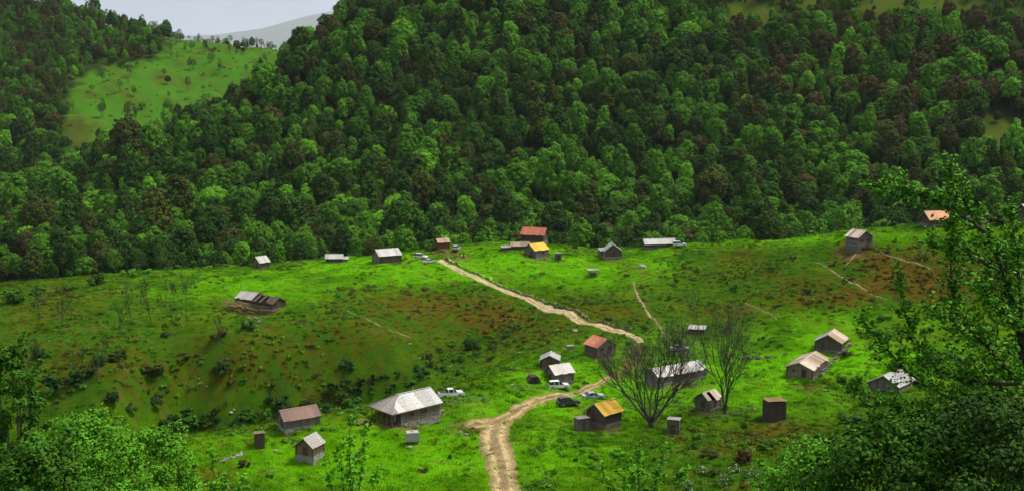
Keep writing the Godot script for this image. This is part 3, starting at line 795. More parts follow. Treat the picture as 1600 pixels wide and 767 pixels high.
# ribbed sheet lying in the xz plane, x across 0..w, z down the slope 0..l
func sheet(w: float, l: float, ribs: int, rib := 0.035) -> ArrayMesh:
	var b := Bag.new(); var pr := []
	for i in ribs:
		var x := w * i / ribs; var s := w / ribs
		pr.append(Vector2(x, 0)); pr.append(Vector2(x + s * 0.55, 0)); pr.append(Vector2(x + s * 0.66, rib)); pr.append(Vector2(x + s * 0.88, rib))
	pr.append(Vector2(w, 0))
	for i in pr.size() - 1:
		b.quad(Vector3(pr[i].x, pr[i].y, 0), Vector3(pr[i].x, pr[i].y, l), Vector3(pr[i + 1].x, pr[i + 1].y, l), Vector3(pr[i + 1].x, pr[i + 1].y, 0))
	b.quad(Vector3(0, -0.02, 0), Vector3(w, -0.02, 0), Vector3(w, -0.02, l), Vector3(0, -0.02, l))
	return b.mesh()
func tinted(m: StandardMaterial3D, g: Color) -> StandardMaterial3D:
	var c: StandardMaterial3D = m.duplicate(); var a := m.albedo_color.srgb_to_linear() * g; a.a = 1.0
	c.albedo_color = a.linear_to_srgb(); return c
var variants := {}
func variant(m: StandardMaterial3D) -> StandardMaterial3D:
	if not variants.has(m):
		if m == M.tin_rust: variants[m] = [m, tinted(m, Color(1.35, 1.4, 1.45)), tinted(m, Color(0.6, 0.5, 0.42)), tinted(m, Color(1.2, 1.2, 1.15)), tinted(m, Color(0.8, 0.7, 0.6))]
		else: variants[m] = [m, tinted(m, Color(0.76, 0.75, 0.74)), tinted(m, Color(1.15, 1.14, 1.13)), tinted(m, Color(0.9, 0.84, 0.78)), tinted(m, Color(1.02, 0.98, 0.93))]
	return variants[m][rng.randi() % 5]

# L along the ridge (x), W across it (z), h wall, r rise of the roof, f height of the stone footing
func hut(called: String, label: String, at: Vector3, yaw: float, d: Dictionary) -> Node3D:
	var o := thing(called, label, d.get("category", "hut"), at, deg_to_rad(yaw))
	o.rotation.z = rng.randf_range(-0.03, 0.03); o.rotation.x = rng.randf_range(-0.02, 0.02)
	var L: float = d.L; var W: float = d.W; var h: float = d.h; var r: float = d.r; var f: float = d.get("f", 0.3); var ov: float = d.get("over", 0.35)
	var wm: StandardMaterial3D = d.get("wall", M.wood); var gm: StandardMaterial3D = d.get("gable", wm)
	var logs: bool = d.get("logs", false); var board: float = d.get("board", 0.24)
	var skip: String = d.get("skip", "")
	var low := -1.0
	var lean: bool = d.get("lean", false)      # one slope only, low towards +z
	# footing
	part("footing", stone_course(L + 0.1, f - low, 0.45, 0.45), d.get("stone", M.stone), o, Vector3(0, low, W * 0.5 - 0.15))
	part("footing", stone_course(L + 0.1, f - low, 0.45, 0.45), d.get("stone", M.stone), o, Vector3(0, low, -W * 0.5 + 0.15))
	for s in [-1, 1]:
		var q := part("footing", stone_course(W - 0.35, f - low, 0.45, 0.45), d.get("stone", M.stone), o, Vector3(s * (L * 0.5 - 0.15), low, 0)); q.rotation.y = PI * 0.5
	var flat_top := func(_x): return h
	var tall_top := func(_x): return h + r
	var gab := func(x): return h + r * (1.0 - absf(x) / (W * 0.5))
	var lean_l := func(x): return h + r * (0.5 + x / W)
	var lean_r := func(x): return h + r * (0.5 - x / W)
	var mk := func(w, top): return log_wall(w, top, d.get("row", 0.24)) if logs else board_wall(w, top, board, 0.05, d.get("gaps", 0.0))
	if not "f" in skip: part("wall", mk.call(L, flat_top), wm, o, Vector3(0, f, W * 0.5))
	var back := part("wall", mk.call(L, tall_top if lean else flat_top), wm, o, Vector3(0, f, -W * 0.5)); back.rotation.y = PI
	if not "l" in skip:
		var q := part("gable_wall", mk.call(W - 0.02, lean_r if lean else gab), gm, o, Vector3(-L * 0.5, f, 0)); q.rotation.y = -PI * 0.5
	if not "r" in skip:
		var q := part("gable_wall", mk.call(W - 0.02, lean_l if lean else gab), gm, o, Vector3(L * 0.5, f, 0)); q.rotation.y = PI * 0.5
	var fl := Bag.new(); fl.col = Color(0.3, 0.28, 0.25); fl.box(Vector3(0, f - 0.08, 0), Vector3(L - 0.3, 0.1, W - 0.3)); part("floor", fl.mesh(), M.wood_dark, o)
	# posts at the corners
	for sx in [-1, 1]:
		for sz in [-1, 1]:
			var b := Bag.new(); b.col = grey(0.6, 0.9); b.box(Vector3(0, (h - 0.1) * 0.5, 0), Vector3(0.17, h + 0.1, 0.17))
			part("corner_post", b.mesh(), wm, o, Vector3(sx * (L * 0.5 + 0.01), f, sz * (W * 0.5 + 0.01)))
	# roof sheets, each a piece
	var run := W if lean else W * 0.5
	var pitch := atan2(r, run); var sl := sqrt(r * r + run * run) + ov
	var np: int = d.get("panels", maxi(2, int(round((L + 2 * ov) / 1.05)))); var pw := (L + 2.0 * ov) / np
	var rough: float = d.get("rough", 0.012)
	var fm: StandardMaterial3D = d.roof; var bm: StandardMaterial3D = d.get("roof_back", fm)
	var sh := [sheet(pw + 0.05, sl, 4), sheet(pw + 0.05, sl * 0.985, 4), sheet(pw + 0.05, sl * (1.0 - 3.0 * rough), 4)]
	for i in np:
		for s in ([1] if lean else [1, -1]):
			if d.has("holes") and [i, s] in d.holes: continue
			var x := -L * 0.5 - ov + i * pw
			var p := part("roof_panel", sh[rng.randi() % 3], variant(fm if s == 1 else bm), o)
			var ry := Basis.IDENTITY if s == 1 else Basis(Vector3.UP, PI)
			var t := Transform3D(ry * Basis(Vector3.RIGHT, pitch) * Basis(Vector3.UP, rng.randf_range(-rough, rough)), Vector3(x if s == 1 else x + pw, f + h + r + 0.06 + rng.randf_range(0, rough) + 0.006 * (i % 2), -run * 0.5 * float(lean) * 2.0 * 0.5 if lean else 0.0))
			if lean: t.origin.z = -W * 0.5
			p.transform = t
	if not lean:
		var rc := Bag.new()
		for s in [-1, 1]:
			rc.quad(Vector3(-L * 0.5 - ov - 0.02, r * 0, 0), Vector3(L * 0.5 + ov + 0.02, 0, 0), Vector3(L * 0.5 + ov + 0.02, -0.24 * sin(pitch), s * 0.24 * cos(pitch)), Vector3(-L * 0.5 - ov - 0.02, -0.24 * sin(pitch), s * 0.24 * cos(pitch)))
		part("ridge_cap", rc.mesh(), tinted(fm, Color(0.9, 0.9, 0.9)), o, Vector3(0, f + h + r + 0.13, 0))
		for s in [-1, 1]:
			for e in [-1, 1]:
				var bb := Bag.new(); bb.col = grey(0.7, 1.1)
				bb.box(Vector3(0, 0, sl * 0.5), Vector3(0.05, 0.16, sl))
				var p := part("barge_board", bb.mesh(), d.get("trim", wm), o, Vector3(e * (L * 0.5 + ov - 0.04), f + h + r - 0.04, 0))
				p.rotation = Vector3(pitch, 0, 0) if s == 1 else Vector3(0, 0, 0)
				if s == -1: p.basis = Basis(Vector3.UP, PI) * Basis(Vector3.RIGHT, pitch)
	# doors and windows: [side, offset, width, height]
	for q in d.get("doors", []): opening(o, "door", q, L, W, f, d.get("door_mat", M.wood_dark))
	for q in d.get("windows", []): opening(o, "window", q, L, W, f, M.wood_pale)
	return o
func opening(o: Node3D, kind: String, q: Array, L: float, W: float, f: float, m: Material):
	var root := Node3D.new(); root.name = kind; o.add_child(root, true)
	var side: String = q[0]
	root.position = {"f": Vector3(q[1], f, W * 0.5 + 0.03), "b": Vector3(-q[1], f, -W * 0.5 - 0.03), "l": Vector3(-L * 0.5 - 0.03, f, q[1]), "r": Vector3(L * 0.5 + 0.03, f, -q[1])}[side]
	root.rotation.y = {"f": 0.0, "b": PI, "l": -PI * 0.5, "r": PI * 0.5}[side]
	var y0: float = 0.0 if kind == "door" else 0.9
	var fr := Bag.new(); fr.col = grey(0.8, 1.2)
	for s in [-1, 1]: fr.box(Vector3(s * (q[2] * 0.5 + 0.05), y0 + q[3] * 0.5, 0.02), Vector3(0.1, q[3] + 0.1, 0.09))
	fr.box(Vector3(0, y0 + q[3] + 0.05, 0.021), Vector3(q[2] + 0.24, 0.1, 0.1))
	if kind == "window": fr.box(Vector3(0, y0 - 0.03, 0.03), Vector3(q[2] + 0.24, 0.07, 0.14)); fr.box(Vector3(0, y0 + q[3] * 0.5, 0.01), Vector3(0.05, q[3], 0.05))
	part("frame", fr.mesh(), M.wood_pale if kind == "window" else M.wood, root)
	var lf := Bag.new()
	if kind == "door":
		for i in 4: lf.col = grey(0.7, 1.2); lf.box(Vector3((i - 1.5) * q[2] / 4.0, q[3] * 0.5, 0.0), Vector3(q[2] / 4.0 - 0.012, q[3], 0.05 + 0.01 * (i % 2)))
		part("leaf", lf.mesh(), m, root)
	else:
		lf.box(Vector3(0, y0 + q[3] * 0.5, -0.005), Vector3(q[2], q[3], 0.02)); part("pane", lf.mesh(), M.glass, root)
# a boxy outhouse of upright planks under a slanting lid
func outhouse(called: String, label: String, at: Vector3, yaw: float, w: float, dp: float, h: float, wm: StandardMaterial3D, rm: StandardMaterial3D, door := true, category := "outhouse") -> Node3D:
	var o := thing(called, label, category, at, deg_to_rad(yaw))
	for k in 4:
		var ww := w if k % 2 == 0 else dp; var tp := func(_x): return h - 0.12 * float(k == 2)
		var p := part("wall", board_wall(ww - 0.02, tp, 0.24), wm, o, Basis(Vector3.UP, k * PI * 0.5) * Vector3(0, -0.4, (dp if k % 2 == 0 else w) * 0.5)); p.rotation.y = k * PI * 0.5
	for sx in [-1, 1]:
		for sz in [-1, 1]:
			var b := Bag.new(); b.col = grey(0.5, 0.8); b.box(Vector3(0, h * 0.5 - 0.45, 0), Vector3(0.13, h + 0.2, 0.13)); part("corner_post", b.mesh(), wm, o, Vector3(sx * w * 0.5, 0, sz * dp * 0.5))
	var n := maxi(2, int(w / 0.8))
	for i in n:
		var p := part("roof_panel", sheet((w + 0.4) / n + 0.03, dp + 0.45, 3), variant(rm), o, Vector3(-(w + 0.4) * 0.5 + i * (w + 0.4) / n, h - 0.28 + 0.004 * (i % 2), -dp * 0.5 - 0.22)); p.rotation.x = -0.05
	if door:
		var q := ["f", 0.0, minf(0.8, w * 0.5), minf(1.8, h * 0.72)]; opening(o, "door", q, w, dp, -0.1, M.wood_dark)
	return o
func rock_mesh(s: Vector3) -> ArrayMesh:
	var b := Bag.new(); var st := []
	for j in 5:
		var row := []
		for i in 7:
			var a := TAU * i / 7.0; var t := PI * (j + 0.4) / 5.0 - 0.2
			row.append(Vector3(cos(a) * sin(t), cos(t), sin(a) * sin(t)) * s * rng.randf_range(0.78, 1.15))
		st.append(row)
	b.col = grey(0.8, 1.2)
	for j in 4:
		for i in 7: b.quad(st[j][i], st[j + 1][i], st[j + 1][(i + 1) % 7], st[j][(i + 1) % 7])
	for i in range(1, 6): b.tri(st[0][0], st[0][i + 1], st[0][i])
	return b.mesh()
func plank_pile(called: String, label: String, at: Vector3, yaw: float, n: int, area: Vector3, len_: float, m: StandardMaterial3D, name_ := "plank", category := "pile", drape := false):
	var o := thing(called, label, category, at, deg_to_rad(yaw))
	for i in n:
		var b := Bag.new(); b.col = grey(0.6, 1.3)
		b.box(Vector3.ZERO, Vector3(len_ * rng.randf_range(0.7, 1.1), 0.07, 0.26))
		var p := part(name_, b.mesh(), m, o, Vector3(rng.randf_range(-0.5, 0.5) * area.x, area.y * (float(i) / n) * rng.randf_range(0.7, 1.0), rng.randf_range(-0.5, 0.5) * area.z))
		p.rotation = Vector3(rng.randf_range(-0.2, 0.2), rng.randf_range(-0.35, 0.35), rng.randf_range(-0.16, 0.16))
		if drape:
			var q := o.transform * p.position; p.position.y += height(q.x, q.z) - at.y + 0.1
func log_pile(called: String, label: String, at: Vector3, yaw: float, cols: int, rows: int, len_: float, rad: float, m: StandardMaterial3D):
	var o := thing(called, label, "woodpile", at, deg_to_rad(yaw))
	for j in rows:
		for i in cols - j:
			var b := Bag.new(); b.col = grey(0.55, 1.3); var x := (i - (cols - j - 1) * 0.5) * rad * 2.0; var e := rng.randf_range(-0.15, 0.15)
			b.tube([Vector3(x, rad + j * rad * 1.75, -len_ * 0.5 + e), Vector3(x, rad + j * rad * 1.75, len_ * 0.5 + e)], [rad, rad * 0.9], 6)
			b.tri(Vector3(x, j * rad * 1.75, len_ * 0.5 + e), Vector3(x - rad * .8, rad * 1.5 + j * rad * 1.75, len_ * 0.5 + e), Vector3(x + rad * .8, rad * 1.5 + j * rad * 1.75, len_ * 0.5 + e))
			part("log", b.mesh(), m, o)
func fence(label: String, px: Array, gap: float, h: float, rails: int, m: StandardMaterial3D):
	var line := ground_line(px, gap); var c: Vector3 = line[line.size() / 2]
	var o := thing("fence", label, "fence", c)
	for i in line.size():
		var b := Bag.new(); b.col = grey(0.6, 1.3); var hh := h * rng.randf_range(0.8, 1.15)
		var lean := rv(0.08)
		b.tube([Vector3(0, -0.3, 0), Vector3(lean.x, hh * 0.5, lean.z), Vector3(lean.x * 2, hh, lean.z * 2)], [0.055, 0.05, 0.04], 5)
		part("post", b.mesh(), m, o, line[i] - c)
	for k in rails:
		for i in line.size() - 1:
			var y := h * (0.4 + 0.42 * k)
			var b := Bag.new(); b.col = grey(0.6, 1.3)
			b.tube([line[i] - c + Vector3(0, y + rng.randf_range(-.05, .05), 0), line[i + 1] - c + Vector3(0, y + rng.randf_range(-.05, .05), 0)], [0.035, 0.03], 4)
			part("rail", b.mesh(), m, o)
func stone_wall(label: String, px: Array, h: float, m: StandardMaterial3D):
	var line := ground_line(px, 1.4); var c: Vector3 = line[line.size() / 2]
	var o := thing("stone_wall", label, "wall", c)
	for i in line.size() - 1:
		for k in 5:
			var p: Vector3 = line[i].lerp(line[i + 1], rng.randf()); p.y = height(p.x, p.z)
			part("stone", rock_mesh(Vector3(rng.randf_range(0.25, 0.45), rng.randf_range(0.15, 0.3), rng.randf_range(0.2, 0.35))), variant(m), o, p - c + Vector3(rng.randf_range(-.2, .2), h * rng.randf() * 0.8, rng.randf_range(-.2, .2)))

# ------------------------------------------------------------------ vehicles: x forward, z across
func car(called: String, label: String, at: Vector3, yaw: float, paint: StandardMaterial3D, kind: String, tilt := 0.0):
	var o := thing(called, label, "car" if kind != "pickup" else "pickup", at, deg_to_rad(yaw))
	o.rotation.z = tilt
	var hw := 0.86
	# side outline from the tail to the nose: [x, y]
	var sill := 0.32
	var belt: Array = {"suv": [[-2.15, 0.45], [-2.2, 0.95], [-2.1, 1.02], [0.95, 1.0], [2.0, 0.92], [2.2, 0.72], [2.22, 0.42]], "sedan": [[-2.2, 0.42], [-2.25, 0.85], [-1.95, 0.95], [0.95, 0.93], [2.0, 0.78], [2.2, 0.62], [2.22, 0.38]], "pickup": [[-2.45, 0.5], [-2.48, 1.0], [-2.4, 1.04], [1.0, 1.03], [2.2, 0.98], [2.4, 0.78], [2.42, 0.45]]}[kind]
	var roof: Array = {"suv": [[-2.08, 1.02], [-1.85, 1.62], [-1.5, 1.7], [0.05, 1.68], [0.95, 1.0]], "sedan": [[-1.65, 0.95], [-1.0, 1.36], [-0.5, 1.43], [0.15, 1.4], [1.0, 0.93]], "pickup": [[-0.95, 1.04], [-0.75, 1.6], [-0.4, 1.68], [0.35, 1.66], [1.1, 1.03]]}[kind]
	var b := Bag.new()
	var pts: Array = belt.duplicate(); pts.push_front([-2.1 if kind != "pickup" else -2.35, sill]); pts.append([2.1 if kind != "pickup" else 2.3, sill])
	var ring_w := func(y): return hw * (1.0 - 0.06 * absf(y - 0.65) / 0.4)
	for i in pts.size():
		var p: Array = pts[i]; var q: Array = pts[(i + 1) % pts.size()]
		var a: float = ring_w.call(p[1]); var c: float = ring_w.call(q[1])
		b.quad(Vector3(p[0], p[1], -a), Vector3(q[0], q[1], -c), Vector3(q[0], q[1], c), Vector3(p[0], p[1], a))
	for s in [-1, 1]:
		for i in range(1, pts.size() - 1):
			var p0: Array = pts[0]; var p1: Array = pts[i]; var p2: Array = pts[i + 1]
			b.tri(Vector3(p0[0], p0[1], s * ring_w.call(p0[1])), Vector3(p1[0], p1[1], s * ring_w.call(p1[1])), Vector3(p2[0], p2[1], s * ring_w.call(p2[1])))
	part("body", b.mesh(), paint, o)
	var rb := Bag.new(); var gl := Bag.new(); var iw := hw * 0.94; var tw := hw * 0.76
	var wid := func(y): return lerpf(iw, tw, clampf((y - 0.95) / 0.7, 0.0, 1.0))
	for i in roof.size() - 1:
		var p: Array = roof[i]; var q: Array = roof[i + 1]; var a: float = wid.call(p[1]); var c: float = wid.call(q[1])
		var rear := Bag.new()
		var t: Bag = rear if i == 0 else gl if i == roof.size() - 2 else rb
		t.quad(Vector3(p[0], p[1], -a), Vector3(q[0], q[1], -c), Vector3(q[0], q[1], c), Vector3(p[0], p[1], a))
		if i == 0: part("rear_window", rear.mesh(), M.glass, o)
	part("roof", rb.mesh(), paint, o); part("windscreen", gl.mesh(), M.glass, o)
	for s in [-1, 1]:
		var sg := Bag.new()
		for i in range(1, roof.size() - 1):
			sg.tri(Vector3(roof[0][0], roof[0][1], s * wid.call(roof[0][1])), Vector3(roof[i][0], roof[i][1], s * wid.call(roof[i][1])), Vector3(roof[i + 1][0], roof[i + 1][1], s * wid.call(roof[i + 1][1])))
		part("side_window", sg.mesh(), M.glass, o)
		for x in ([-1.1, -0.1] if kind != "pickup" else [-0.7, 0.3]):
			var pl := Bag.new(); pl.box(Vector3(x, 1.28 if kind != "sedan" else 1.15, s * (wid.call(1.28) + 0.012)), Vector3(0.1, 0.62 if kind != "sedan" else 0.42, 0.04), Basis(Vector3.RIGHT, -s * 0.22)); part("pillar", pl.mesh(), paint, o)
		for x in ([-1.35, 1.35] if kind != "pickup" else [-1.5, 1.5]):
			var w := Node3D.new(); w.name = "wheel"; o.add_child(w, true); w.position = Vector3(x, 0.34, s * (hw - 0.1))
			var ty := Bag.new(); ty.tube([Vector3(0, 0, -s * 0.12), Vector3(0, 0, -s * 0.1), Vector3(0, 0, s * 0.1), Vector3(0, 0, s * 0.13)], [0.3, 0.34, 0.34, 0.3], 14); part("tyre", ty.mesh(), M.rubber, w)
			var ri := Bag.new(); ri.tube([Vector3(0, 0, s * 0.12), Vector3(0, 0, s * 0.14), Vector3(0, 0, s * 0.141)], [0.2, 0.19, 0.06], 10); part("rim", ri.mesh(), M.rim, w)
		var nose: float = belt[-2][0]; var tail: float = belt[1][0]
		var hl := Bag.new(); hl.box(Vector3(nose - 0.06, 0.72, s * 0.6), Vector3(0.14, 0.14, 0.34)); part("headlight", hl.mesh(), M.lamp, o)
		var tl := Bag.new(); tl.box(Vector3(tail + 0.02, 0.85, s * 0.68), Vector3(0.1, 0.24, 0.2)); part("tail_light", tl.mesh(), M.tail, o)
	for x in [belt[-1][0] + 0.02, belt[0][0] - 0.05]:
		var bp := Bag.new(); bp.box(Vector3(x, 0.46, 0), Vector3(0.14, 0.2, hw * 1.9)); part("bumper", bp.mesh(), M.rubber if kind == "suv" else paint, o)
	if kind == "pickup":
		var bed := Bag.new(); bed.box(Vector3(-1.65, 1.06, 0), Vector3(1.35, 0.04, 1.4)); part("load_bed", bed.mesh(), M.black, o)

# ------------------------------------------------------------------ people: one skin round a tapered skeleton
func capsule_d(p: Vector3, a: Vector3, b: Vector3, ra: float, rb: float) -> float:
	var t := clampf((p - a).dot(b - a) / maxf((b - a).length_squared(), 1e-6), 0.0, 1.0)
	return p.distance_to(a.lerp(b, t)) - lerpf(ra, rb, t)
func body_mesh(bones: Array, lo: Vector3, hi: Vector3, cell: float, paint: Callable) -> ArrayMesh:
	var n := Vector3i(((hi - lo) / cell).ceil()) + Vector3i.ONE
	var fld := PackedFloat32Array(); fld.resize(n.x * n.y * n.z)
	for k in n.z:
		for j in n.y:
			for i in n.x:
				var p := lo + Vector3(i, j, k) * cell; var s := 0.0
				for q in bones: s += exp(-capsule_d(p, q[0], q[1], q[2], q[3]) / 0.018)
				fld[(k * n.y + j) * n.x + i] = -0.018 * log(maxf(s, 1e-30))
	var id := {}; var vs := []
	var b := Bag.new()
	var at := func(c: Vector3i) -> Vector3:
		if id.has(c): return vs[id[c]]
		var acc := Vector3.ZERO; var m := 0
		for e in 12:
			var ax := e / 4; var u := e % 4
			var o := Vector3i.ZERO; o[(ax + 1) % 3] = u & 1; o[(ax + 2) % 3] = u >> 1
			var p0 := c + o; var p1 := p0; p1[ax] += 1
			var f0 := fld[(p0.z * n.y + p0.y) * n.x + p0.x]; var f1 := fld[(p1.z * n.y + p1.y) * n.x + p1.x]
			if (f0 < 0) != (f1 < 0): acc += Vector3(p0).lerp(Vector3(p1), f0 / (f0 - f1)); m += 1
		id[c] = vs.size(); vs.append(lo + acc / maxi(m, 1) * cell); return vs[-1]
	for k in range(1, n.z - 1):
		for j in range(1, n.y - 1):
			for i in range(1, n.x - 1):
				var c := Vector3i(i, j, k); var f0 := fld[(k * n.y + j) * n.x + i]
				for ax in 3:
					var c1 := c; c1[ax] += 1
					var f1 := fld[(c1.z * n.y + c1.y) * n.x + c1.x]
					if (f0 < 0) == (f1 < 0): continue
					var du := Vector3i.ZERO; du[(ax + 1) % 3] = 1; var dv := Vector3i.ZERO; dv[(ax + 2) % 3] = 1
					var q := [at.call(c - du - dv), at.call(c - dv), at.call(c), at.call(c - du)]
					b.col = paint.call(q[0])
					if f0 < 0: b.quad(q[0], q[3], q[2], q[1])
					else: b.quad(q[0], q[1], q[2], q[3])
	return b.mesh()
func person(label: String, at: Vector3, yaw: float, top: Color, legs: Color, hair: Color, stride: float):
	var o := thing("person", label, "person", at, deg_to_rad(yaw))
	var V := func(x, y, z): return Vector3(x, y, z)
	var bones := [[V.call(0, 0.95, 0), V.call(0, 1.15, 0), 0.145, 0.135], [V.call(0, 1.15, 0), V.call(0, 1.38, 0), 0.14, 0.12], [V.call(-0.15, 1.4, 0), V.call(0.15, 1.4, 0), 0.075, 0.075], [V.call(0, 1.42, 0), V.call(0, 1.54, 0.01), 0.055, 0.052], [V.call(0, 1.6, 0.015), V.call(0, 1.67, 0.01), 0.085, 0.095], [V.call(0, 1.6, 0.1), V.call(0, 1.59, 0.12), 0.016, 0.012]]
	for s in [-1, 1]:
		bones.append([V.call(s * 0.19, 1.4, 0), V.call(s * 0.25, 1.13, -0.02), 0.058, 0.045]); bones.append([V.call(s * 0.25, 1.13, -0.02), V.call(s * 0.24, 0.89, 0.08), 0.042, 0.032])
		bones.append([V.call(s * 0.24, 0.88, 0.085), V.call(s * 0.235, 0.76, 0.11), 0.034, 0.02])
		bones.append([V.call(s * 0.09, 0.93, 0), V.call(s * 0.1, 0.5, s * stride * 0.5 + 0.03), 0.09, 0.06]); bones.append([V.call(s * 0.1, 0.5, s * stride * 0.5 + 0.03), V.call(s * 0.1, 0.08, s * stride), 0.055, 0.042])
		bones.append([V.call(s * 0.1, 0.05, s * stride - 0.04), V.call(s * 0.11, 0.04, s * stride + 0.15), 0.045, 0.035])
	var skin := Color(0.35, 0.2, 0.13)
	var paint := func(p: Vector3):
		if p.y > 1.47: return skin
		if p.y > 0.94: return top if not (absf(p.x) > 0.19 and p.y < 0.9) else skin
		if absf(p.x) > 0.185: return skin if p.y < 0.9 else top
		return legs if p.y > 0.09 else Color(0.02, 0.02, 0.02)
	part("body", body_mesh(bones, Vector3(-0.4, -0.06, -0.4), Vector3(0.4, 1.85, 0.4), 0.035, paint), M.vc, o)
	part("hair", body_mesh([[Vector3(0, 1.66, -0.025), Vector3(0, 1.71, -0.01), 0.095, 0.093]], Vector3(-0.2, 1.5, -0.2), Vector3(0.2, 1.9, 0.2), 0.03, func(_p): return hair), M.vc, o)

# ------------------------------------------------------------------ the village
func make_village():
	# the house with the hipped metal roof
	main_house()
	hut("plank_shed", "low shed with pinkish brown roof beside the gully", pt(466, 664), 30, {"L": 6.0, "W": 4.2, "h": 1.5, "r": 1.3, "roof": M.tin_brown, "wall": M.wood_grey, "stone": M.stone_pale, "category": "shed", "doors": [["l", 0.3, 0.9, 1.4]]})
	hut("small_cabin", "tiny plank cabin with white roof on a pale stone footing", pt(484, 715), 68, {"L": 3.2, "W": 3.2, "h": 1.5, "r": 1.35, "f": 0.85, "roof": M.tin, "wall": M.wood, "gable": M.wood_pale, "stone": M.stone_pale, "logs": true, "category": "cabin", "doors": [["l", 0.1, 0.75, 1.35]]})
	outhouse("outhouse", "narrow brown outhouse with dark lid near the pinkish roofed shed", pt(405, 697), 20, 1.4, 1.3, 2.6, M.wood, M.tin_brown)
	hut("raised_hut", "dark wooden hut with bright yellow roof beside the big bare tree", pt(944, 664), 43, {"L": 4.2, "W": 4.3, "h": 2.0, "r": 1.5, "f": 0.9, "over": 0.5, "roof": M.tin_yellow, "roof_back": M.tin, "wall": M.wood_dark, "gable": M.wood, "logs": true, "rough": 0.03, "trim": M.tarp, "doors": [["l", -0.6, 0.9, 1.7]]})
	outhouse("outhouse", "small grey plank outhouse next to the yellow roofed dark hut", pt(909, 672), 25, 2.0, 1.7, 2.6, M.wood_grey, M.tin_grey)
	outhouse("outhouse", "leaning grey privy with pale lid in front of the picket fence", pt(1053, 676), -15, 1.9, 1.8, 2.8, M.wood_grey, M.tin)
	outhouse("storage_crib", "large dark brown plank crib with a pale timber top", pt(1210, 655), 8, 3.2, 2.8, 3.9, M.wood_dark, M.wood_pale, false, "crib")
	hut("porch_hut", "tan hut with salmon red roof beside the upper bend of the road", pt(938, 552), 122, {"L": 4.6, "W": 5.0, "h": 2.0, "r": 1.5, "over": 0.5, "roof": M.tin_salmon, "roof_back": M.tin_salmon, "wall": M.wood, "gable": M.plaster, "doors": [["l", 1.0, 0.9, 1.7]], "windows": [["l", -1.1, 0.8, 0.7]]})
	hut("round_topped_shed", "brown shed under a low white roof, uphill of the parked white car", pt(860, 573), 84, {"L": 3.6, "W": 3.8, "h": 1.7, "r": 0.9, "over": 0.4, "roof": M.tin, "wall": M.wood_dark, "gable": M.wood, "category": "shed", "doors": [["l", 0.4, 0.8, 1.4]]})
	hut("grey_roofed_shed", "grey plank shed with pale metal roof right behind the parked white car", pt(874, 595), 30, {"L": 4.4, "W": 4.2, "h": 1.8, "r": 1.4, "roof": M.tin, "wall": M.wood_grey, "gable": M.wood_grey, "category": "shed", "doors": [["l", 0.0, 0.8, 1.5]]})
	log_pile("woodpile", "heap of brown logs beside the white roofed sheds", pt(833, 597), 20, 7, 4, 2.2, 0.2, M.wood_dark)
	hut("long_barn", "long low barn with patched pale roof behind the big bare tree", pt(1056, 592), 32, {"L": 12.5, "W": 4.6, "h": 1.5, "r": 1.3, "roof": M.tin, "wall": M.wood_grey, "rough": 0.04, "category": "barn", "stone": M.stone_pale, "doors": [["f", -2.0, 1.0, 1.3], ["f", 3.0, 1.0, 1.3]]})
	hut("lean_to", "small lean-to with flat white roof on the grass above the silver car", pt(1090, 519), -18, {"L": 3.6, "W": 2.2, "h": 0.7, "r": 0.5, "roof": M.tin, "wall": M.wood_dark, "lean": true, "category": "shed"})
	hut("ruined_hut", "tumbledown grey hut with patched roof by the small bare tree", pt(1107, 638), 40, {"L": 3.2, "W": 3.4, "h": 1.6, "r": 1.3, "f": 0.5, "roof": M.tin_rust, "roof_back": M.tin, "wall": M.wood_grey, "gaps": 0.2, "rough": 0.06, "stone": M.stone, "holes": [[1, 1]], "doors": [["l", 0.0, 0.8, 1.3]]})
	hut("stripe_roofed_house", "long hut with striped weathered sheet roof above the dark plank crib", pt(1262, 583), 57, {"L": 10.0, "W": 5.4, "h": 1.9, "r": 1.1, "f": 0.5, "over": 0.5, "roof": M.tin_rust, "roof_back": M.tin_rust, "rough": 0.03, "wall": M.wood, "gable": M.plaster, "trim": M.tarp, "doors": [["l", 0.9, 0.9, 1.6]], "windows": [["l", -1.2, 0.7, 0.6]]})
	hut("gabled_house", "hut with brownish gabled roof at the upper end of the stone wall", pt(1299, 545), 62, {"L": 5.6, "W": 5.6, "h": 1.9, "r": 1.6, "f": 0.4, "over": 0.55, "roof": M.tin_rust, "roof_back": M.tin, "wall": M.wood_dark, "gable": M.wood, "trim": M.tarp, "doors": [["l", -1.2, 0.9, 1.6]]})
	hut("white_roofed_hut", "hut with clean white metal roof half hidden by the overlook shrubs", pt(1394, 604), 48, {"L": 7.4, "W": 6.0, "h": 0.9, "r": 1.7, "roof": M.tin, "wall": M.wood_grey})
	# along the ridge
	hut("ridge_shed", "grey plank shed with white roof at the top of the road", pt(604, 410), 32, {"L": 7.2, "W": 5.2, "h": 2.2, "r": 1.7, "roof": M.tin, "wall": M.wood_dark, "gable": M.wood_grey, "category": "shed", "doors": [["f", 1.0, 1.0, 1.6], ["f", -1.5, 1.0, 1.6]]})
	hut("low_hut", "low white roofed hut on the ridge edge in front of the wood", pt(522, 408), 6, {"L": 5.0, "W": 3.6, "h": 0.9, "r": 1.0, "roof": M.tin, "roof_back": M.tin_brown, "wall": M.wood_dark})
	hut("tiny_shed", "tiny white lidded shed next to the low ridge hut", pt(538, 408), 10, {"L": 1.8, "W": 1.6, "h": 0.6, "r": 0.5, "roof": M.tin, "wall": M.wood_grey, "category": "shed"})
	hut("lone_hut", "lone hut with orange plank gable and white roof against the dark wood", pt(407, 418), 52, {"L": 3.6, "W": 3.6, "h": 1.6, "r": 1.6, "roof": M.tin, "wall": M.wood_dark, "gable": M.wood_pale, "doors": [["l", 0.2, 0.8, 1.3]]})
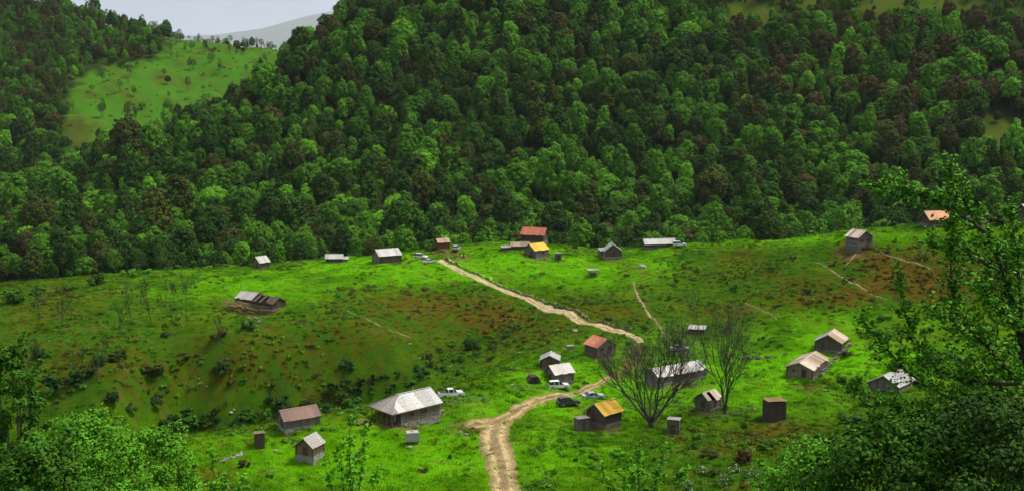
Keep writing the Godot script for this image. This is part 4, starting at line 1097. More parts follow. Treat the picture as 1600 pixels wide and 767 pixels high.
	hut("red_hut", "small red walled hut with pale roof near the cars on the ridge", pt(691, 388), 22, {"L": 3.6, "W": 3.6, "h": 1.9, "r": 1.0, "roof": M.tin_rust, "wall": M.wood_red, "category": "hut", "doors": [["l", 0.3, 0.9, 1.6], ["f", 0.2, 0.9, 1.5]]})
	hut("red_roofed_house", "house with brick red roof standing behind the yellow roofed ridge hut", pt(836, 382) + Vector3(0, 0.2, -7), -18, {"L": 7.4, "W": 5.6, "h": 2.2, "r": 2.0, "over": 0.5, "roof": M.tin_red, "roof_back": M.tin_red, "wall": M.wood_dark, "category": "house", "windows": [["f", -1.0, 0.8, 0.8], ["f", 1.5, 0.8, 0.8]]})
	hut("yellow_ridge_hut", "pale walled hut with golden yellow roof on the ridge", pt(838, 401), 38, {"L": 5.0, "W": 5.4, "h": 2.2, "r": 1.7, "over": 0.45, "roof": M.tin_yellow, "roof_back": M.tin_brown, "wall": M.wood_grey, "gable": M.wood_grey, "stone": M.stone_pale, "doors": [["l", 0.8, 0.9, 1.7]], "windows": [["f", 0.6, 0.8, 0.7]]})
	hut("beige_shed", "low beige roofed shed attached beside the red roofed ridge house", pt(812, 390) + Vector3(0, 0, -1), 4, {"L": 5.6, "W": 3.6, "h": 1.0, "r": 1.0, "roof": M.plaster, "wall": M.wood_dark, "category": "shed"})
	hut("dark_lean_to", "small dark lean-to at the gable end of the beige ridge shed", pt(790, 391), 8, {"L": 2.4, "W": 1.8, "h": 0.7, "r": 0.4, "roof": M.tin_grey, "wall": M.wood_dark, "lean": true, "category": "shed"})
	outhouse("outhouse", "slim grey outhouse on the turf below the yellow ridge hut", pt(872, 407), 5, 1.7, 1.7, 2.6, M.wood_grey, M.tin)
	hay_shelter()
	hut("white_gabled_hut", "hut with broad white gable edges and brown boards facing the meadow", pt(957, 401), 92, {"L": 4.8, "W": 5.0, "h": 1.9, "r": 1.9, "over": 0.5, "roof": M.tin, "wall": M.wood_grey, "gable": M.wood, "trim": M.tarp, "doors": [["l", 0.2, 1.0, 1.6]], "stone": M.stone_pale})
	hut("annex", "small white roofed annex leaning on the white gabled ridge hut", pt(942, 397), 20, {"L": 2.0, "W": 2.0, "h": 0.9, "r": 0.6, "roof": M.tin, "wall": M.wood_grey, "lean": true, "category": "shed"})
	hut("long_white_hut", "long low white roofed hut on the ridge beside a parked white van", pt(1030, 386), 4, {"L": 9.4, "W": 4.2, "h": 1.0, "r": 1.3, "roof": M.tin, "wall": M.wood_dark, "doors": [["f", -1.2, 1.4, 0.85], ["f", 2.6, 1.2, 0.85]]})
	hut("stone_hut", "tall stone hut with pinkish roof above the reddish bare slope", pt(1343, 387), 116, {"L": 4.4, "W": 5.0, "h": 2.4, "r": 1.6, "f": 0.8, "over": 0.5, "roof": M.tin, "roof_back": M.tin_rust, "wall": M.stone, "gable": M.stone, "logs": true, "row": 0.35, "trim": M.tarp, "doors": [["l", 1.2, 0.9, 1.8]], "windows": [["l", -1.0, 0.8, 0.9]]})
	plank_pile("rubble_heap", "dark heap of rubble and boards at the foot of the stone hut", pt(1359, 388), 30, 14, Vector3(2.2, 1.6, 2.0), 1.8, M.wood_dark)
	hut("orange_roofed_house", "house with orange roof on the skyline above the reddish bracken", pt(1466, 350), 10, {"L": 7.2, "W": 5.4, "h": 1.3, "r": 1.9, "over": 0.5, "roof": M.tin_orange, "roof_back": M.tin, "wall": M.wood_dark, "trim": M.tarp, "category": "house"})
	water_tank("white rounded tank near the orange roofed skyline house", pt(1521, 347), 5, Vector3(2.6, 1.1, 1.4))
	hut("edge_hut", "dark hut with white roof on the skyline beyond the orange roofed house", pt(1604, 340), 35, {"L": 4.0, "W": 4.0, "h": 1.8, "r": 1.5, "roof": M.tin, "wall": M.wood_dark})
	# the ruin on the left slope
	hut("collapsed_shed", "half collapsed shed with white sheet roof on the olive slope", pt(391, 475), -34, {"L": 6.0, "W": 5.0, "h": 1.6, "r": 1.4, "roof": M.tin, "roof_back": M.tin_grey, "wall": M.wood_dark, "rough": 0.05, "gaps": 0.15, "category": "shed", "doors": [["f", 0.4, 1.0, 1.1]]})
	hut("sunken_shed", "dark sunken shed with broken brown roof joined to the collapsed shed", pt(421, 480), -30, {"L": 6.2, "W": 5.0, "h": 1.5, "r": 1.2, "roof": M.wood_dark, "roof_back": M.wood_dark, "wall": M.wood_dark, "rough": 0.06, "gaps": 0.2, "holes": [[1, 1], [3, 1]], "category": "shed"})
	plank_pile("board_heap", "heap of yellowish boards spilled below the collapsed shed", pt(370, 483), -28, 90, Vector3(8.5, 2.2, 4.2), 2.4, M.wood_pale, "plank", "pile", true)
	plank_pile("board_heap", "few white boards lying on the broken brown roof", pt(414, 477) + Vector3(0, 2.3, 0), -10, 5, Vector3(3.0, 0.3, 1.4), 1.5, M.tarp)
	plank_pile("debris_heap", "dark debris of broken boards spilling below the sunken shed", pt(404, 489), -20, 60, Vector3(8.0, 1.7, 3.2), 2.2, M.wood_dark, "plank", "pile", true)
	for q in [[388, 497], [394, 501], [399, 498], [404, 503], [392, 506], [409, 500], [384, 503], [400, 509]]:
		rock(q[0], q[1], rng.randf_range(0.2, 0.6), M.stone_pale if rng.randf() < 0.25 else M.stone, "tumbled rock in the rubble below the collapsed shed", "rubble rocks below the collapsed shed")
	# cars
	car("parked_car", "white estate car parked below the grey plank shed", pt(873, 607), 12, M.paint_white, "suv")
	car("parked_car", "black car parked on the road verge by the yellow roofed hut", pt(888, 633), 20, M.paint_dark, "suv")
	car("parked_car", "light blue grey car half hidden behind the yellow roofed hut", pt(927, 623), 14, M.paint_blue, "sedan")
	car("parked_car", "silver saloon car alone on the grass above the long barn", pt(1062, 548), 8, M.paint_silver, "sedan")
	car("parked_car", "white car with dark windows beside the ridge shed", pt(657, 404), -24, M.paint_white, "suv")
	car("parked_car", "silver car standing at the very end of the dirt road", pt(671, 411), 48, M.paint_silver, "sedan")
	car("parked_car", "grey car on the ridge behind the two standing people", pt(713, 391), 80, M.paint_silver, "suv")
	car("parked_van", "white van parked at the end of the long white roofed hut", pt(1062, 385), 10, M.paint_white, "suv")
	car("pickup_truck", "white pickup truck behind the hip roofed house", pt(705, 620), 18, M.paint_white, "pickup")
	# people by the road end
	person("standing person in dark jacket and blue trousers beside the ridge track", pt(718, 402), 30, Color(0.02, 0.025, 0.04), Color(0.03, 0.04, 0.07), Color(0.01, 0.01, 0.01), 0.08)
	person("standing person all in black at the ridge track", pt(724.5, 402), -40, Color(0.012, 0.012, 0.014), Color(0.015, 0.015, 0.015), Color(0.012, 0.01, 0.008), 0.03)
	# yard things
	water_tank("white box tank standing on the grass below the hip roofed house", pt(644, 692), 12, Vector3(2.2, 1.5, 1.5))
	outhouse("small_table", "low pale crate by the salmon roofed hut", pt(891, 546), 10, 1.1, 1.0, 1.2, M.tarp, M.tarp, false, "crate")
	rock(898, 518, 0.8, M.stone_pale, "white boulder beside the road above the salmon roofed hut", "")
	rock(1003, 418, 1.3, M.stone_pale, "broad pale rock outcrop on the ridge pasture", "")
	fence("grey stick fence round the yard between the two bare trees", [[1032, 640], [1060, 637], [1095, 648], [1128, 654], [1160, 648], [1176, 640]], 0.75, 1.3, 1, M.wood_grey)
	fence("post and rail fence beside the pickup truck", [[690, 634], [715, 631], [742, 628], [765, 626]], 1.3, 1.1, 2, M.wood_grey)
	fence("rail fence on the grass below the woodpile", [[800, 612], [830, 609], [862, 611]], 1.6, 1.0, 2, M.wood_grey)
	fence("row of leaning posts along the top of the ridge beside the dark wood", [[430, 413], [470, 410], [505, 407]], 2.6, 1.5, 1, M.wood_grey)
	stone_wall("drystone wall running down past the striped roof hut", [[1330, 540], [1312, 556], [1296, 572], [1284, 590]], 1.0, M.stone)
	stone_wall("low brown stone wall in the grass downhill of the lean-to with flat white roof", [[1160, 560], [1185, 561], [1208, 560]], 0.8, M.stone)
	stone_wall("line of pale stones in the grass near the narrow outhouse", [[345, 722], [362, 716], [380, 708]], 0.3, M.stone_pale)
	stone_wall("pale stones heaped along the side of the hip roofed house", [[655, 665], [672, 658], [694, 647]], 0.9, M.stone_pale)
	plank_pile("plank_stack", "yellowish planks leaning at the verandah of the hip roofed house", pt(565, 664), 60, 6, Vector3(0.8, 1.4, 0.6), 2.2, M.wood_pale)
	log_pile("woodpile", "small dark woodpile under the verandah edge of the hip roofed house", pt(574, 664), 40, 4, 3, 1.2, 0.16, M.wood_dark)
	# field stones
	for q in [[75, 533], [310, 592], [322, 604], [360, 645], [365, 640], [640, 538], [685, 545], [705, 571], [480, 592], [880, 545], [560, 622], [1022, 462], [1240, 520], [1180, 640], [640, 700], [655, 560], [800, 602], [1130, 690], [430, 705], [1290, 610], [720, 676], [728, 680]]:
		rock(q[0], q[1], rng.randf_range(0.22, 0.5), M.stone_pale, "small pale stone lying in the pasture grass", "field stones in the grass")

func rock(u: float, v: float, s: float, m: StandardMaterial3D, label: String, group: String):
	var o := part(numbered("rock"), rock_mesh(Vector3(s * rng.randf_range(0.8, 1.3), s * 0.6, s * rng.randf_range(0.7, 1.1))), m, self, pt(u, v) + Vector3(0, s * 0.2, 0))
	tag(o, label, "rock", group)
func water_tank(label: String, at: Vector3, yaw: float, s: Vector3):
	var o := thing("water_tank", label, "tank", at, deg_to_rad(yaw))
	var b := Bag.new(); var r := 0.22
	var ol := []
	for c in [[1, 1], [-1, 1], [-1, -1], [1, -1]]:
		for k in 4:
			var a := atan2(c[1], c[0]) + (k - 1.5) * PI / 6.0
			ol.append(Vector2(c[0] * (s.x * 0.5 - r) + cos(a) * r, s.y * 0.5 + 0.45 + c[1] * (s.y * 0.5 - r) + sin(a) * r))
	b.poly_prism(ol, -s.z * 0.5, s.z * 0.5); part("tank_body", b.mesh(), M.tarp, o)
	for sx in [-1, 1]:
		for sz in [-1, 1]:
			var l := Bag.new(); l.col = grey(); l.box(Vector3(sx * s.x * 0.36, 0.1, sz * s.z * 0.34), Vector3(0.14, 0.9, 0.14)); part("leg", l.mesh(), M.wood_dark, o)
	var lid := Bag.new(); lid.tube([Vector3(0, s.y + 0.43, 0), Vector3(0, s.y + 0.56, 0), Vector3(0, s.y + 0.57, 0)], [0.25, 0.25, 0.05], 10); part("lid", lid.mesh(), M.tin_grey, o)
func hay_shelter():
	var o := thing("hay_shelter", "little open shelter on posts with a pale flat roof", "shelter", pt(927, 432), deg_to_rad(12))
	for sx in [-1, 1]:
		for sz in [-1, 1]:
			var b := Bag.new(); b.col = grey(0.6, 0.9); b.tube([Vector3(0, -0.6, 0), Vector3(0, 2.1, 0)], [0.1, 0.08], 6); part("post", b.mesh(), M.wood_grey, o, Vector3(sx * 1.25, 0, sz * 1.0))
	for i in 3: part("roof_panel", sheet(1.15, 2.8, 3), variant(M.tin), o, Vector3(-1.7 + i * 1.13, 2.12 + 0.004 * i, -1.4))
	var h := Bag.new()
	for i in 60:
		h.col = grey(0.7, 1.2); h.box(Vector3(rng.randf_range(-0.8, 0.8), rng.randf_range(0.1, 1.3), rng.randf_range(-0.6, 0.6)), Vector3(0.9, 0.12, 0.25), Basis(rv().normalized(), rng.randf_range(-0.6, 0.6)))
	tag(part("hay", h.mesh(), M.wood_grey, o), "", "", "", "stuff")
func main_house():
	var o := thing("farmhouse", "large plank house with grey hipped metal roof and a verandah", "house", pt(640, 652), deg_to_rad(42))
	var L := 8.6; var W := 6.4; var h := 2.35; var r := 2.0; var f := 0.35
	var flat_top := func(_x): return h
	var gab := func(x): return h + r * (1.0 - absf(x) / (W * 0.5))
	part("footing", stone_course(L + 0.1, 1.3, 0.45, 0.4), M.stone_pale, o, Vector3(0, f - 1.3, W * 0.5 - 0.15))
	part("footing", stone_course(L + 0.1, 1.3, 0.45, 0.4), M.stone_pale, o, Vector3(0, f - 1.3, -W * 0.5 + 0.15))
	for s in [-1, 1]:
		var q := part("footing", stone_course(W - 0.35, 1.3, 0.45, 0.4), M.stone_pale, o, Vector3(s * (L * 0.5 - 0.15), f - 1.3, 0)); q.rotation.y = PI * 0.5
	part("wall", board_wall(L, flat_top, 0.26), M.wood_grey, o, Vector3(0, f, W * 0.5))
	var bk := part("wall", board_wall(L, flat_top, 0.26), M.wood_grey, o, Vector3(0, f, -W * 0.5)); bk.rotation.y = PI
	var lw := part("wall", board_wall(W - 0.02, flat_top, 0.26), M.wood, o, Vector3(-L * 0.5, f, 0)); lw.rotation.y = -PI * 0.5
	var rw := part("gable_wall", board_wall(W - 0.02, gab, 0.26), M.wood_grey, o, Vector3(L * 0.5, f, 0)); rw.rotation.y = PI * 0.5
	opening(o, "door", ["l", 1.5, 0.9, 1.8], L, W, f, M.tarp)
	opening(o, "door", ["l", -1.4, 0.9, 1.8], L, W, f, M.wood_dark)
	opening(o, "window", ["l", 0.1, 1.0, 0.9], L, W, f, M.wood); opening(o, "window", ["f", 0.8, 1.1, 0.9], L, W, f, M.wood); opening(o, "window", ["f", -2.0, 1.0, 0.9], L, W, f, M.wood)
	# verandah on the hip end
	var dk := Bag.new(); dk.col = Color(0.8, 0.8, 0.8); dk.box(Vector3(-L * 0.5 - 0.95, f - 0.15, 0), Vector3(1.9, 0.14, W)); part("verandah_floor", dk.mesh(), M.wood_dark, o)
	for i in 5:
		var b := Bag.new(); b.col = grey(0.8, 1.2); b.box(Vector3(0, 1.0, 0), Vector3(0.13, 2.9, 0.13)); part("verandah_post", b.mesh(), M.wood_pale, o, Vector3(-L * 0.5 - 1.75, f - 0.4, -W * 0.5 + 0.2 + i * (W - 0.4) / 4.0))
	var rl := Bag.new(); rl.col = grey(); rl.box(Vector3(-L * 0.5 - 1.75, f + 0.8, 0), Vector3(0.07, 0.09, W - 0.5)); part("verandah_rail", rl.mesh(), M.wood, o)
	# roof: ridge from xr to the right end, hipped to the left over the verandah
	var ov := 0.45; var y0 := f + h - 0.12; var y1 := f + h + r; var zl := W * 0.5 + ov; var xl := -L * 0.5 - 2.15; var xr := -L * 0.5 + 1.6; var xe := L * 0.5 + ov
	var n := 8
	var ribbed := func(a: Vector3, b: Vector3, c: Vector3, d: Vector3) -> ArrayMesh:      # a-b along the ridge, d-c along the eave
		var g := Bag.new(); var up := (d - a).cross(b - a).normalized(); up = up if up.y > 0 else -up
		var fr := [0.0, 0.2, 0.24, 0.3, 0.33, 0.53, 0.57, 0.63, 0.66, 0.86, 0.9, 0.96, 1.0]; var hi := [0, 0, 1, 1, 0, 0, 1, 1, 0, 0, 1, 1, 0]
		for i in 12:
			g.quad(a.lerp(b, fr[i]) + up * 0.035 * hi[i], d.lerp(c, fr[i]) + up * 0.035 * hi[i], d.lerp(c, fr[i + 1]) + up * 0.035 * hi[i + 1], a.lerp(b, fr[i + 1]) + up * 0.035 * hi[i + 1])
		g.quad(a - up * 0.02, b - up * 0.02, c - up * 0.02, d - up * 0.02)
		return g.mesh()
	for s in [1, -1]:
		for i in n:
			var e0 := lerpf(xl, xe, float(i) / n); var e1 := lerpf(xl, xe, float(i + 1) / n) + 0.02
			var tri_end := clampf((e0 - xl) / (xr - xl), 0.0, 1.0); var tri_end1 := clampf((e1 - xl) / (xr - xl), 0.0, 1.0)
			var a := Vector3(e0, lerpf(y0, y1, tri_end), s * zl * (1.0 - tri_end)); var b := Vector3(e1, lerpf(y0, y1, tri_end1), s * zl * (1.0 - tri_end1))
			part("roof_panel", ribbed.call(a + Vector3(0, 0.004 * (i % 2), 0), b + Vector3(0, 0.004 * (i % 2), 0), Vector3(e1, y0, s * zl), Vector3(e0, y0 + 0.004 * (i % 2), s * zl)), variant(M.tin), o)
	for i in 6:
		var z0 := lerpf(-zl, zl, i / 6.0); var z1 := lerpf(-zl, zl, (i + 1) / 6.0)
		var t0 := 1.0 - absf(z0) / zl; var t1 := 1.0 - absf(z1) / zl
		part("roof_panel", ribbed.call(Vector3(lerpf(xl, xr, t0), lerpf(y0, y1, t0), z0), Vector3(lerpf(xl, xr, t1), lerpf(y0, y1, t1), z1), Vector3(xl, y0, z1), Vector3(xl, y0, z0)), variant(M.tin_grey), o)
	var rc := Bag.new(); rc.box(Vector3((xr + xe) * 0.5, y1 + 0.03, 0), Vector3(xe - xr, 0.08, 0.34)); part("ridge_cap", rc.mesh(), M.tin, o)
	for s in [-1, 1]:
		var hc := Bag.new(); hc.tube([Vector3(xr, y1 + 0.02, 0), Vector3(xl, y0 + 0.02, s * zl)], [0.09, 0.09], 6); part("hip_cap", hc.mesh(), M.tin_grey, o)
		var fb := Bag.new(); fb.col = grey(0.9, 1.1); fb.box(Vector3((xl + xe) * 0.5, y0 - 0.1, s * (zl - 0.04)), Vector3(xe - xl, 0.17, 0.05)); part("fascia", fb.mesh(), M.wood_pale, o)
	var fb := Bag.new(); fb.box(Vector3(xl + 0.04, y0 - 0.1, 0), Vector3(0.05, 0.17, zl * 2 - 0.2)); part("fascia", fb.mesh(), M.wood_pale, o)
	var ch := Bag.new(); ch.tube([Vector3(1.5, y1 - 1.0, -1.0), Vector3(1.5, y1 + 0.5, -1.0)], [0.1, 0.1], 8); part("stove_pipe", ch.mesh(), M.tin_grey, o)

# ------------------------------------------------------------------ trees and shrubs near the huts and at the overlook
func grow(b: Bag, p: Vector3, d: Vector3, l: float, r: float, depth: int, kids: int, up: float, ends: Array):
	var mid := p + (d + rv(0.2)).normalized() * l * 0.5; var e := mid + (d + Vector3(0, up, 0) + rv(0.32)).normalized() * l * 0.5
	b.tube([p, mid, e], [r, r * 0.82, r * 0.62], 5 if depth > 2 else 3)
	if depth == 0:
		ends.append([p, e]); return
	for i in kids:
		var at := mid.lerp(e, 1.0 if i == 0 else rng.randf_range(-0.3, 1.0))
		var nd := (d + rv(0.62) + Vector3(0, up, 0)).normalized()
		grow(b, at, nd, l * rng.randf_range(0.6, 0.82), r * 0.6, depth - 1, kids, up, ends)
func bare_tree(label: String, at: Vector3, stems: int, splay: float, l: float, r: float, depth: int, kids: int):
	var o := thing("bare_tree", label, "tree", at)
	var b := Bag.new(); b.tube([Vector3(0, -0.8, 0), Vector3(0.05, 0.3, 0), Vector3(-0.05, 1.1, 0.05), Vector3(0.04, 2.0, 0)], [r * 3.4, r * 2.6, r * 2.1, r * 1.2], 9); part("trunk", b.mesh(), M.bark_dark, o)
	for i in stems:
		var a := TAU * i / stems + rng.randf_range(-0.3, 0.3); var s := splay * rng.randf_range(0.45, 1.2)
		var lb := Bag.new()
		grow(lb, Vector3(cos(a) * r * 1.1, rng.randf_range(0.3, 1.7), sin(a) * r * 1.1), Vector3(cos(a) * s, 1.0, sin(a) * s).normalized(), l * rng.randf_range(0.8, 1.15), r, depth, kids, 0.16, [])
		part("limb", lb.mesh(), M.bark_dark, o)
# leaves set along twigs that leave a limb
func twigs(lb: Bag, lf: Bag, line: Array, r0: float, per_m: float, tw: float, leaves: int, size: float, from := 0.0):
	var n := line.size(); var total := 0.0
	for i in n - 1: total += line[i].distance_to(line[i + 1])
	var rad := []
	for i in n: rad.append(lerpf(r0, r0 * 0.18, float(i) / (n - 1)))
	lb.tube(line, rad, 6)
	var run := 0.0
	for i in n - 1:
		var a: Vector3 = line[i]; var c: Vector3 = line[i + 1]; var sl := a.distance_to(c); var d := (c - a).normalized()
		for k in int(sl * per_m + rng.randf()):
			var t := rng.randf(); var f := (run + sl * t) / total
			if f < from: continue
			var p := a.lerp(c, t); var nd := (d * 0.7 + rv(0.9) + Vector3(0, 0.25, 0)).normalized(); var l := tw * rng.randf_range(0.4, 1.2) * (1.15 - 0.6 * f)
			var m := p + nd * l * 0.55; var e := m + (nd + rv(0.4)).normalized() * l * 0.45
			lb.tube([p, m, e], [r0 * 0.16 + 0.006, r0 * 0.1 + 0.005, 0.004], 3)
			for q in leaves:
				var u := pow(rng.randf(), 0.75); var at := (p.lerp(m, u * 2.0) if u < 0.5 else m.lerp(e, u * 2.0 - 1.0)) + rv(size * 1.6)
				var g := rng.randf_range(0.7, 1.35); lf.col = Color(g * rng.randf_range(0.85, 1.15), g, g * rng.randf_range(0.8, 1.2))
				leaf_into(lf, at, (rv(0.9) + Vector3(0, 0.8, 0)).normalized(), size * rng.randf_range(0.7, 1.3))
		run += sl
func leafy_tree(called: String, label: String, category: String, base: Vector3, limbs: Array, per_m: float, tw: float, leaves: int, size: float, tint: Color):
	var o := thing(called, label, category, base)
	var m: StandardMaterial3D = M.leaf.duplicate(); m.albedo_color = tint.linear_to_srgb()
	var lf := Bag.new()
	for i in limbs.size():
		var lb := Bag.new(); var line := []
		for q in spline(limbs[i][0], 0.7): line.append(q - base)
		twigs(lb, lf, line, limbs[i][1], per_m, tw, leaves, size, limbs[i][2])
		part("trunk" if i == 0 else "limb", lb.mesh(), M.bark_dark, o)
	tag(part("foliage", lf.mesh(), m, o), "", "", "", "stuff")
func pix(a: Array) -> Array:
	var out := []
	for q in a: out.append(pz(q[0], q[1], q[2]))
	return out
func make_vegetation():
	var tints := {"dark": Color(0.024, 0.062, 0.008), "green": Color(0.036, 0.11, 0.009), "bright": Color(0.065, 0.22, 0.010), "olive": Color(0.038, 0.050, 0.010), "brown": Color(0.062, 0.04, 0.014)}
	var mats := {}
	for k in tints: var m: StandardMaterial3D = M.leaf.duplicate(); m.albedo_color = tints[k].linear_to_srgb(); mats[k] = m
	# bushes, built about 2 m wide and scaled
	var bush := []
	for i in 8:
		var pf := []; var tall := rng.randf_range(0.7, 1.5)
		for c in 3 + i % 3:      # a few stools grown together
			var cx := Vector3(rng.randf_range(-1.0, 1.0), 0, rng.randf_range(-1.0, 1.0)); var ch := tall * rng.randf_range(0.25, 1.1)
			for k in 7: pf.append([cx + Vector3(rng.randf_range(-0.35, 0.35), ch * rng.randf_range(0.05, 1.0), rng.randf_range(-0.35, 0.35)), rng.randf_range(0.12, 0.36)])
		var st := Bag.new()
		for k in 6: var e := rv(0.7); st.tube([Vector3(e.x * 0.3, -0.4, e.z * 0.3), Vector3(e.x * 0.6, 0.3, e.z * 0.6), Vector3(e.x, tall * 0.8, e.z)], [0.05, 0.035, 0.012], 4)
		bush.append([leaf_cloud(pf, 48, 0.12, 0.45), st.mesh()])
	var words := {"dark": "dark green shrub", "green": "mid green shrub", "bright": "fresh bright green shrub", "olive": "dull olive shrub", "brown": "brownish shrub"}
	var list := []
	for i in 28:      # the fold is choked with bushes
		var t := rng.randf(); var a: Vector2 = [Vector2(835, 490), Vector2(760, 535), Vector2(690, 568), Vector2(610, 606), Vector2(520, 632), Vector2(420, 650), Vector2(310, 662)][int(t * 6.0)]; var b: Vector2 = [Vector2(760, 535), Vector2(690, 568), Vector2(610, 606), Vector2(520, 632), Vector2(420, 650), Vector2(310, 662), Vector2(250, 670)][int(t * 6.0)]
		var m := a.lerp(b, rng.randf()) + Vector2(rng.randf_range(-14, 14), rng.randf_range(-12, 6))
		list.append([m.x, m.y, rng.randf_range(12, 20 + 22 * t), ["dark", "green", "green", "olive"][rng.randi() % 4], 1])
	for q in list + [[350, 580, 40, "dark", 0], [176, 624, 26, "dark", 0], [130, 592, 46, "dark", 0], [98, 602, 44, "dark", 0], [232, 584, 48, "olive", 0], [246, 628, 30, "dark", 0], [340, 526, 26, "olive", 0], [288, 664, 44, "green", 0], [262, 674, 36, "dark", 0], [405, 658, 36, "green", 0], [440, 648, 44, "dark", 0], [432, 628, 36, "dark", 0], [528, 606, 46, "dark", 0], [555, 640, 38, "green", 0], [512, 642, 34, "dark", 0], [330, 646, 30, "dark", 0], [300, 640, 26, "green", 0], [152, 566, 40, "green", 0], [390, 512, 22, "dark", 0], [330, 668, 30, "olive", 0], [370, 664, 26, "dark", 0], [476, 630, 26, "dark", 0], [545, 575, 30, "dark", 0], [575, 600, 30, "dark", 0], [205, 640, 26, "olive", 0], [60, 560, 30, "dark", 0], [180, 560, 30, "olive", 0], [420, 600, 20, "dark", 0], [365, 600, 20, "olive", 0], [300, 560, 22, "dark", 0], [265, 525, 26, "olive", 0], [490, 655, 24, "dark", 0],
		[662, 588, 22, "dark", 1], [690, 578, 24, "dark", 1], [716, 566, 22, "dark", 1], [744, 556, 20, "green", 1], [770, 545, 22, "dark", 1], [640, 602, 22, "green", 1], [612, 612, 24, "dark", 1], [700, 592, 16, "olive", 1], [735, 540, 18, "dark", 1], [668, 560, 18, "olive", 1], [790, 528, 16, "dark", 1], [812, 515, 16, "dark", 1], [600, 590, 18, "dark", 1], [650, 575, 16, "dark", 1], [720, 585, 14, "dark", 1], [765, 560, 14, "olive", 1], [830, 500, 14, "dark", 1], [625, 585, 16, "dark", 1],
		[1256, 458, 24, "dark", 2], [1150, 452, 14, "dark", 2], [832, 482, 16, "dark", 2], [800, 486, 12, "dark", 2], [876, 450, 10, "dark", 2], [980, 432, 12, "dark", 2], [950, 500, 14, "dark", 2], [1060, 440, 10, "dark", 2], [1215, 480, 12, "olive", 2], [1320, 440, 14, "olive", 2], [1420, 480, 20, "green", 2], [1380, 500, 18, "green", 2], [1300, 415, 10, "dark", 2], [1240, 405, 10, "olive", 2], [1190, 530, 12, "dark", 2], [1450, 520, 22, "dark", 2], [1480, 470, 16, "olive", 2],
		[1110, 712, 36, "olive", 3], [1196, 700, 24, "dark", 3], [1165, 722, 30, "brown", 3], [1345, 616, 36, "green", 3], [1320, 600, 24, "dark", 3], [1366, 630, 30, "dark", 3], [1332, 556, 26, "olive", 3], [1165, 668, 16, "dark", 3], [1225, 720, 34, "green", 3], [1120, 742, 30, "olive", 3], [1290, 690, 34, "green", 3], [1260, 700, 30, "dark", 3], [1060, 745, 24, "green", 3], [1080, 700, 16, "dark", 3], [1330, 660, 40, "green", 3], [1250, 745, 40, "green", 3], [1180, 758, 34, "green", 3],
		[420, 745, 18, "dark", 4], [380, 730, 16, "olive", 4], [445, 690, 12, "bright", 4], [660, 735, 14, "dark", 4], [700, 715, 12, "dark", 4], [730, 745, 14, "green", 4], [850, 740, 14, "bright", 4], [900, 720, 12, "dark", 4], [560, 712, 16, "bright", 4], [600, 735, 14, "bright", 4], [520, 735, 16, "bright", 4], [470, 750, 16, "bright", 4], [1030, 720, 22, "bright", 4], [960, 712, 16, "bright", 4], [745, 700, 8, "dark", 4],
		[20, 470, 40, "green", 5], [60, 460, 36, "green", 5], [110, 452, 30, "green", 5], [150, 444, 30, "dark", 5], [200, 430, 30, "bright", 5], [232, 426, 26, "bright", 5], [270, 421, 22, "green", 5], [310, 418, 26, "green", 5], [345, 416, 22, "olive", 5], [380, 415, 18, "dark", 5], [440, 410, 20, "green", 5], [465, 408, 16, "olive", 5], [560, 401, 16, "green", 5], [672, 391, 18, "brown", 5], [985, 388, 14, "green", 5], [900, 388, 12, "dark", 5], [1110, 378, 16, "olive", 5], [1190, 368, 22, "green", 5], [1240, 364, 30, "green", 5], [1290, 361, 40, "bright", 5], [1390, 354, 22, "dark", 5], [1560, 346, 30, "olive", 5]]:
		var p := pt(q[0], q[1]); var wid: float = q[2] * p.distance_to(EYE) / F / 2.3
		var where: String = ["on the olive slope above the gully", "in the narrow gully below the road", "on the pasture below the ridge", "on the knoll below the plank crib", "in the grass of the lower meadow", "along the far edge of the ridge"][q[4]]
		var o := thing("shrub", "%s %s" % [words[q[3]], where], "shrub", p, rng.randf() * TAU, "%ss %s" % [words[q[3]], where])
		wid *= rng.randf_range(0.75, 1.1); o.scale = Vector3(wid, wid * rng.randf_range(0.6, 1.2), wid)
		var k := rng.randi() % 8
		part("stems", bush[k][1], M.bark_dark, o); part("foliage", bush[k][0], mats[q[3]], o)
	# slim young trees, hardly in leaf, on the left slope
	for q in [[205, 506, 60], [236, 502, 58], [268, 506, 66], [292, 502, 70], [184, 524, 50], [96, 512, 46], [150, 596, 60], [340, 538, 40], [122, 596, 50], [60, 500, 40], [225, 470, 36], [45, 600, 60]]:
		var p := pt(q[0], q[1]); var hgt: float = q[2] * p.distance_to(EYE) / F
		var o := thing("young_tree", "slim young tree hardly in leaf on the olive slope", "tree", p, 0.0, "young trees on the olive slope")
		var b := Bag.new(); var ends := []
		grow(b, Vector3(0, -0.3, 0), Vector3(0, 1, 0), hgt * 0.42, 0.11, 4, 3, 0.25, ends)
		part("trunk", b.mesh(), M.bark, o)
		var lf := Bag.new()
		for e in ends:
			for k in 5:
				var g := rng.randf_range(0.7, 1.3); lf.col = Color(g, g, g)
				leaf_into(lf, e[0].lerp(e[1], rng.randf()) + rv(0.25), (rv() + Vector3(0, 0.6, 0)).normalized(), 0.12)
		tag(part("foliage", lf.mesh(), mats[["green", "olive", "dark"][rng.randi() % 3]], o), "", "", "", "stuff")
	bare_tree("big many-stemmed bare tree beside the yellow roofed dark hut", pt(1017, 667), 8, 0.85, 6.0, 0.2, 6, 3)
	bare_tree("slender bare tree beside the tumbledown grey hut", pt(1133, 648), 5, 0.36, 6.8, 0.15, 6, 3)
	overlook()
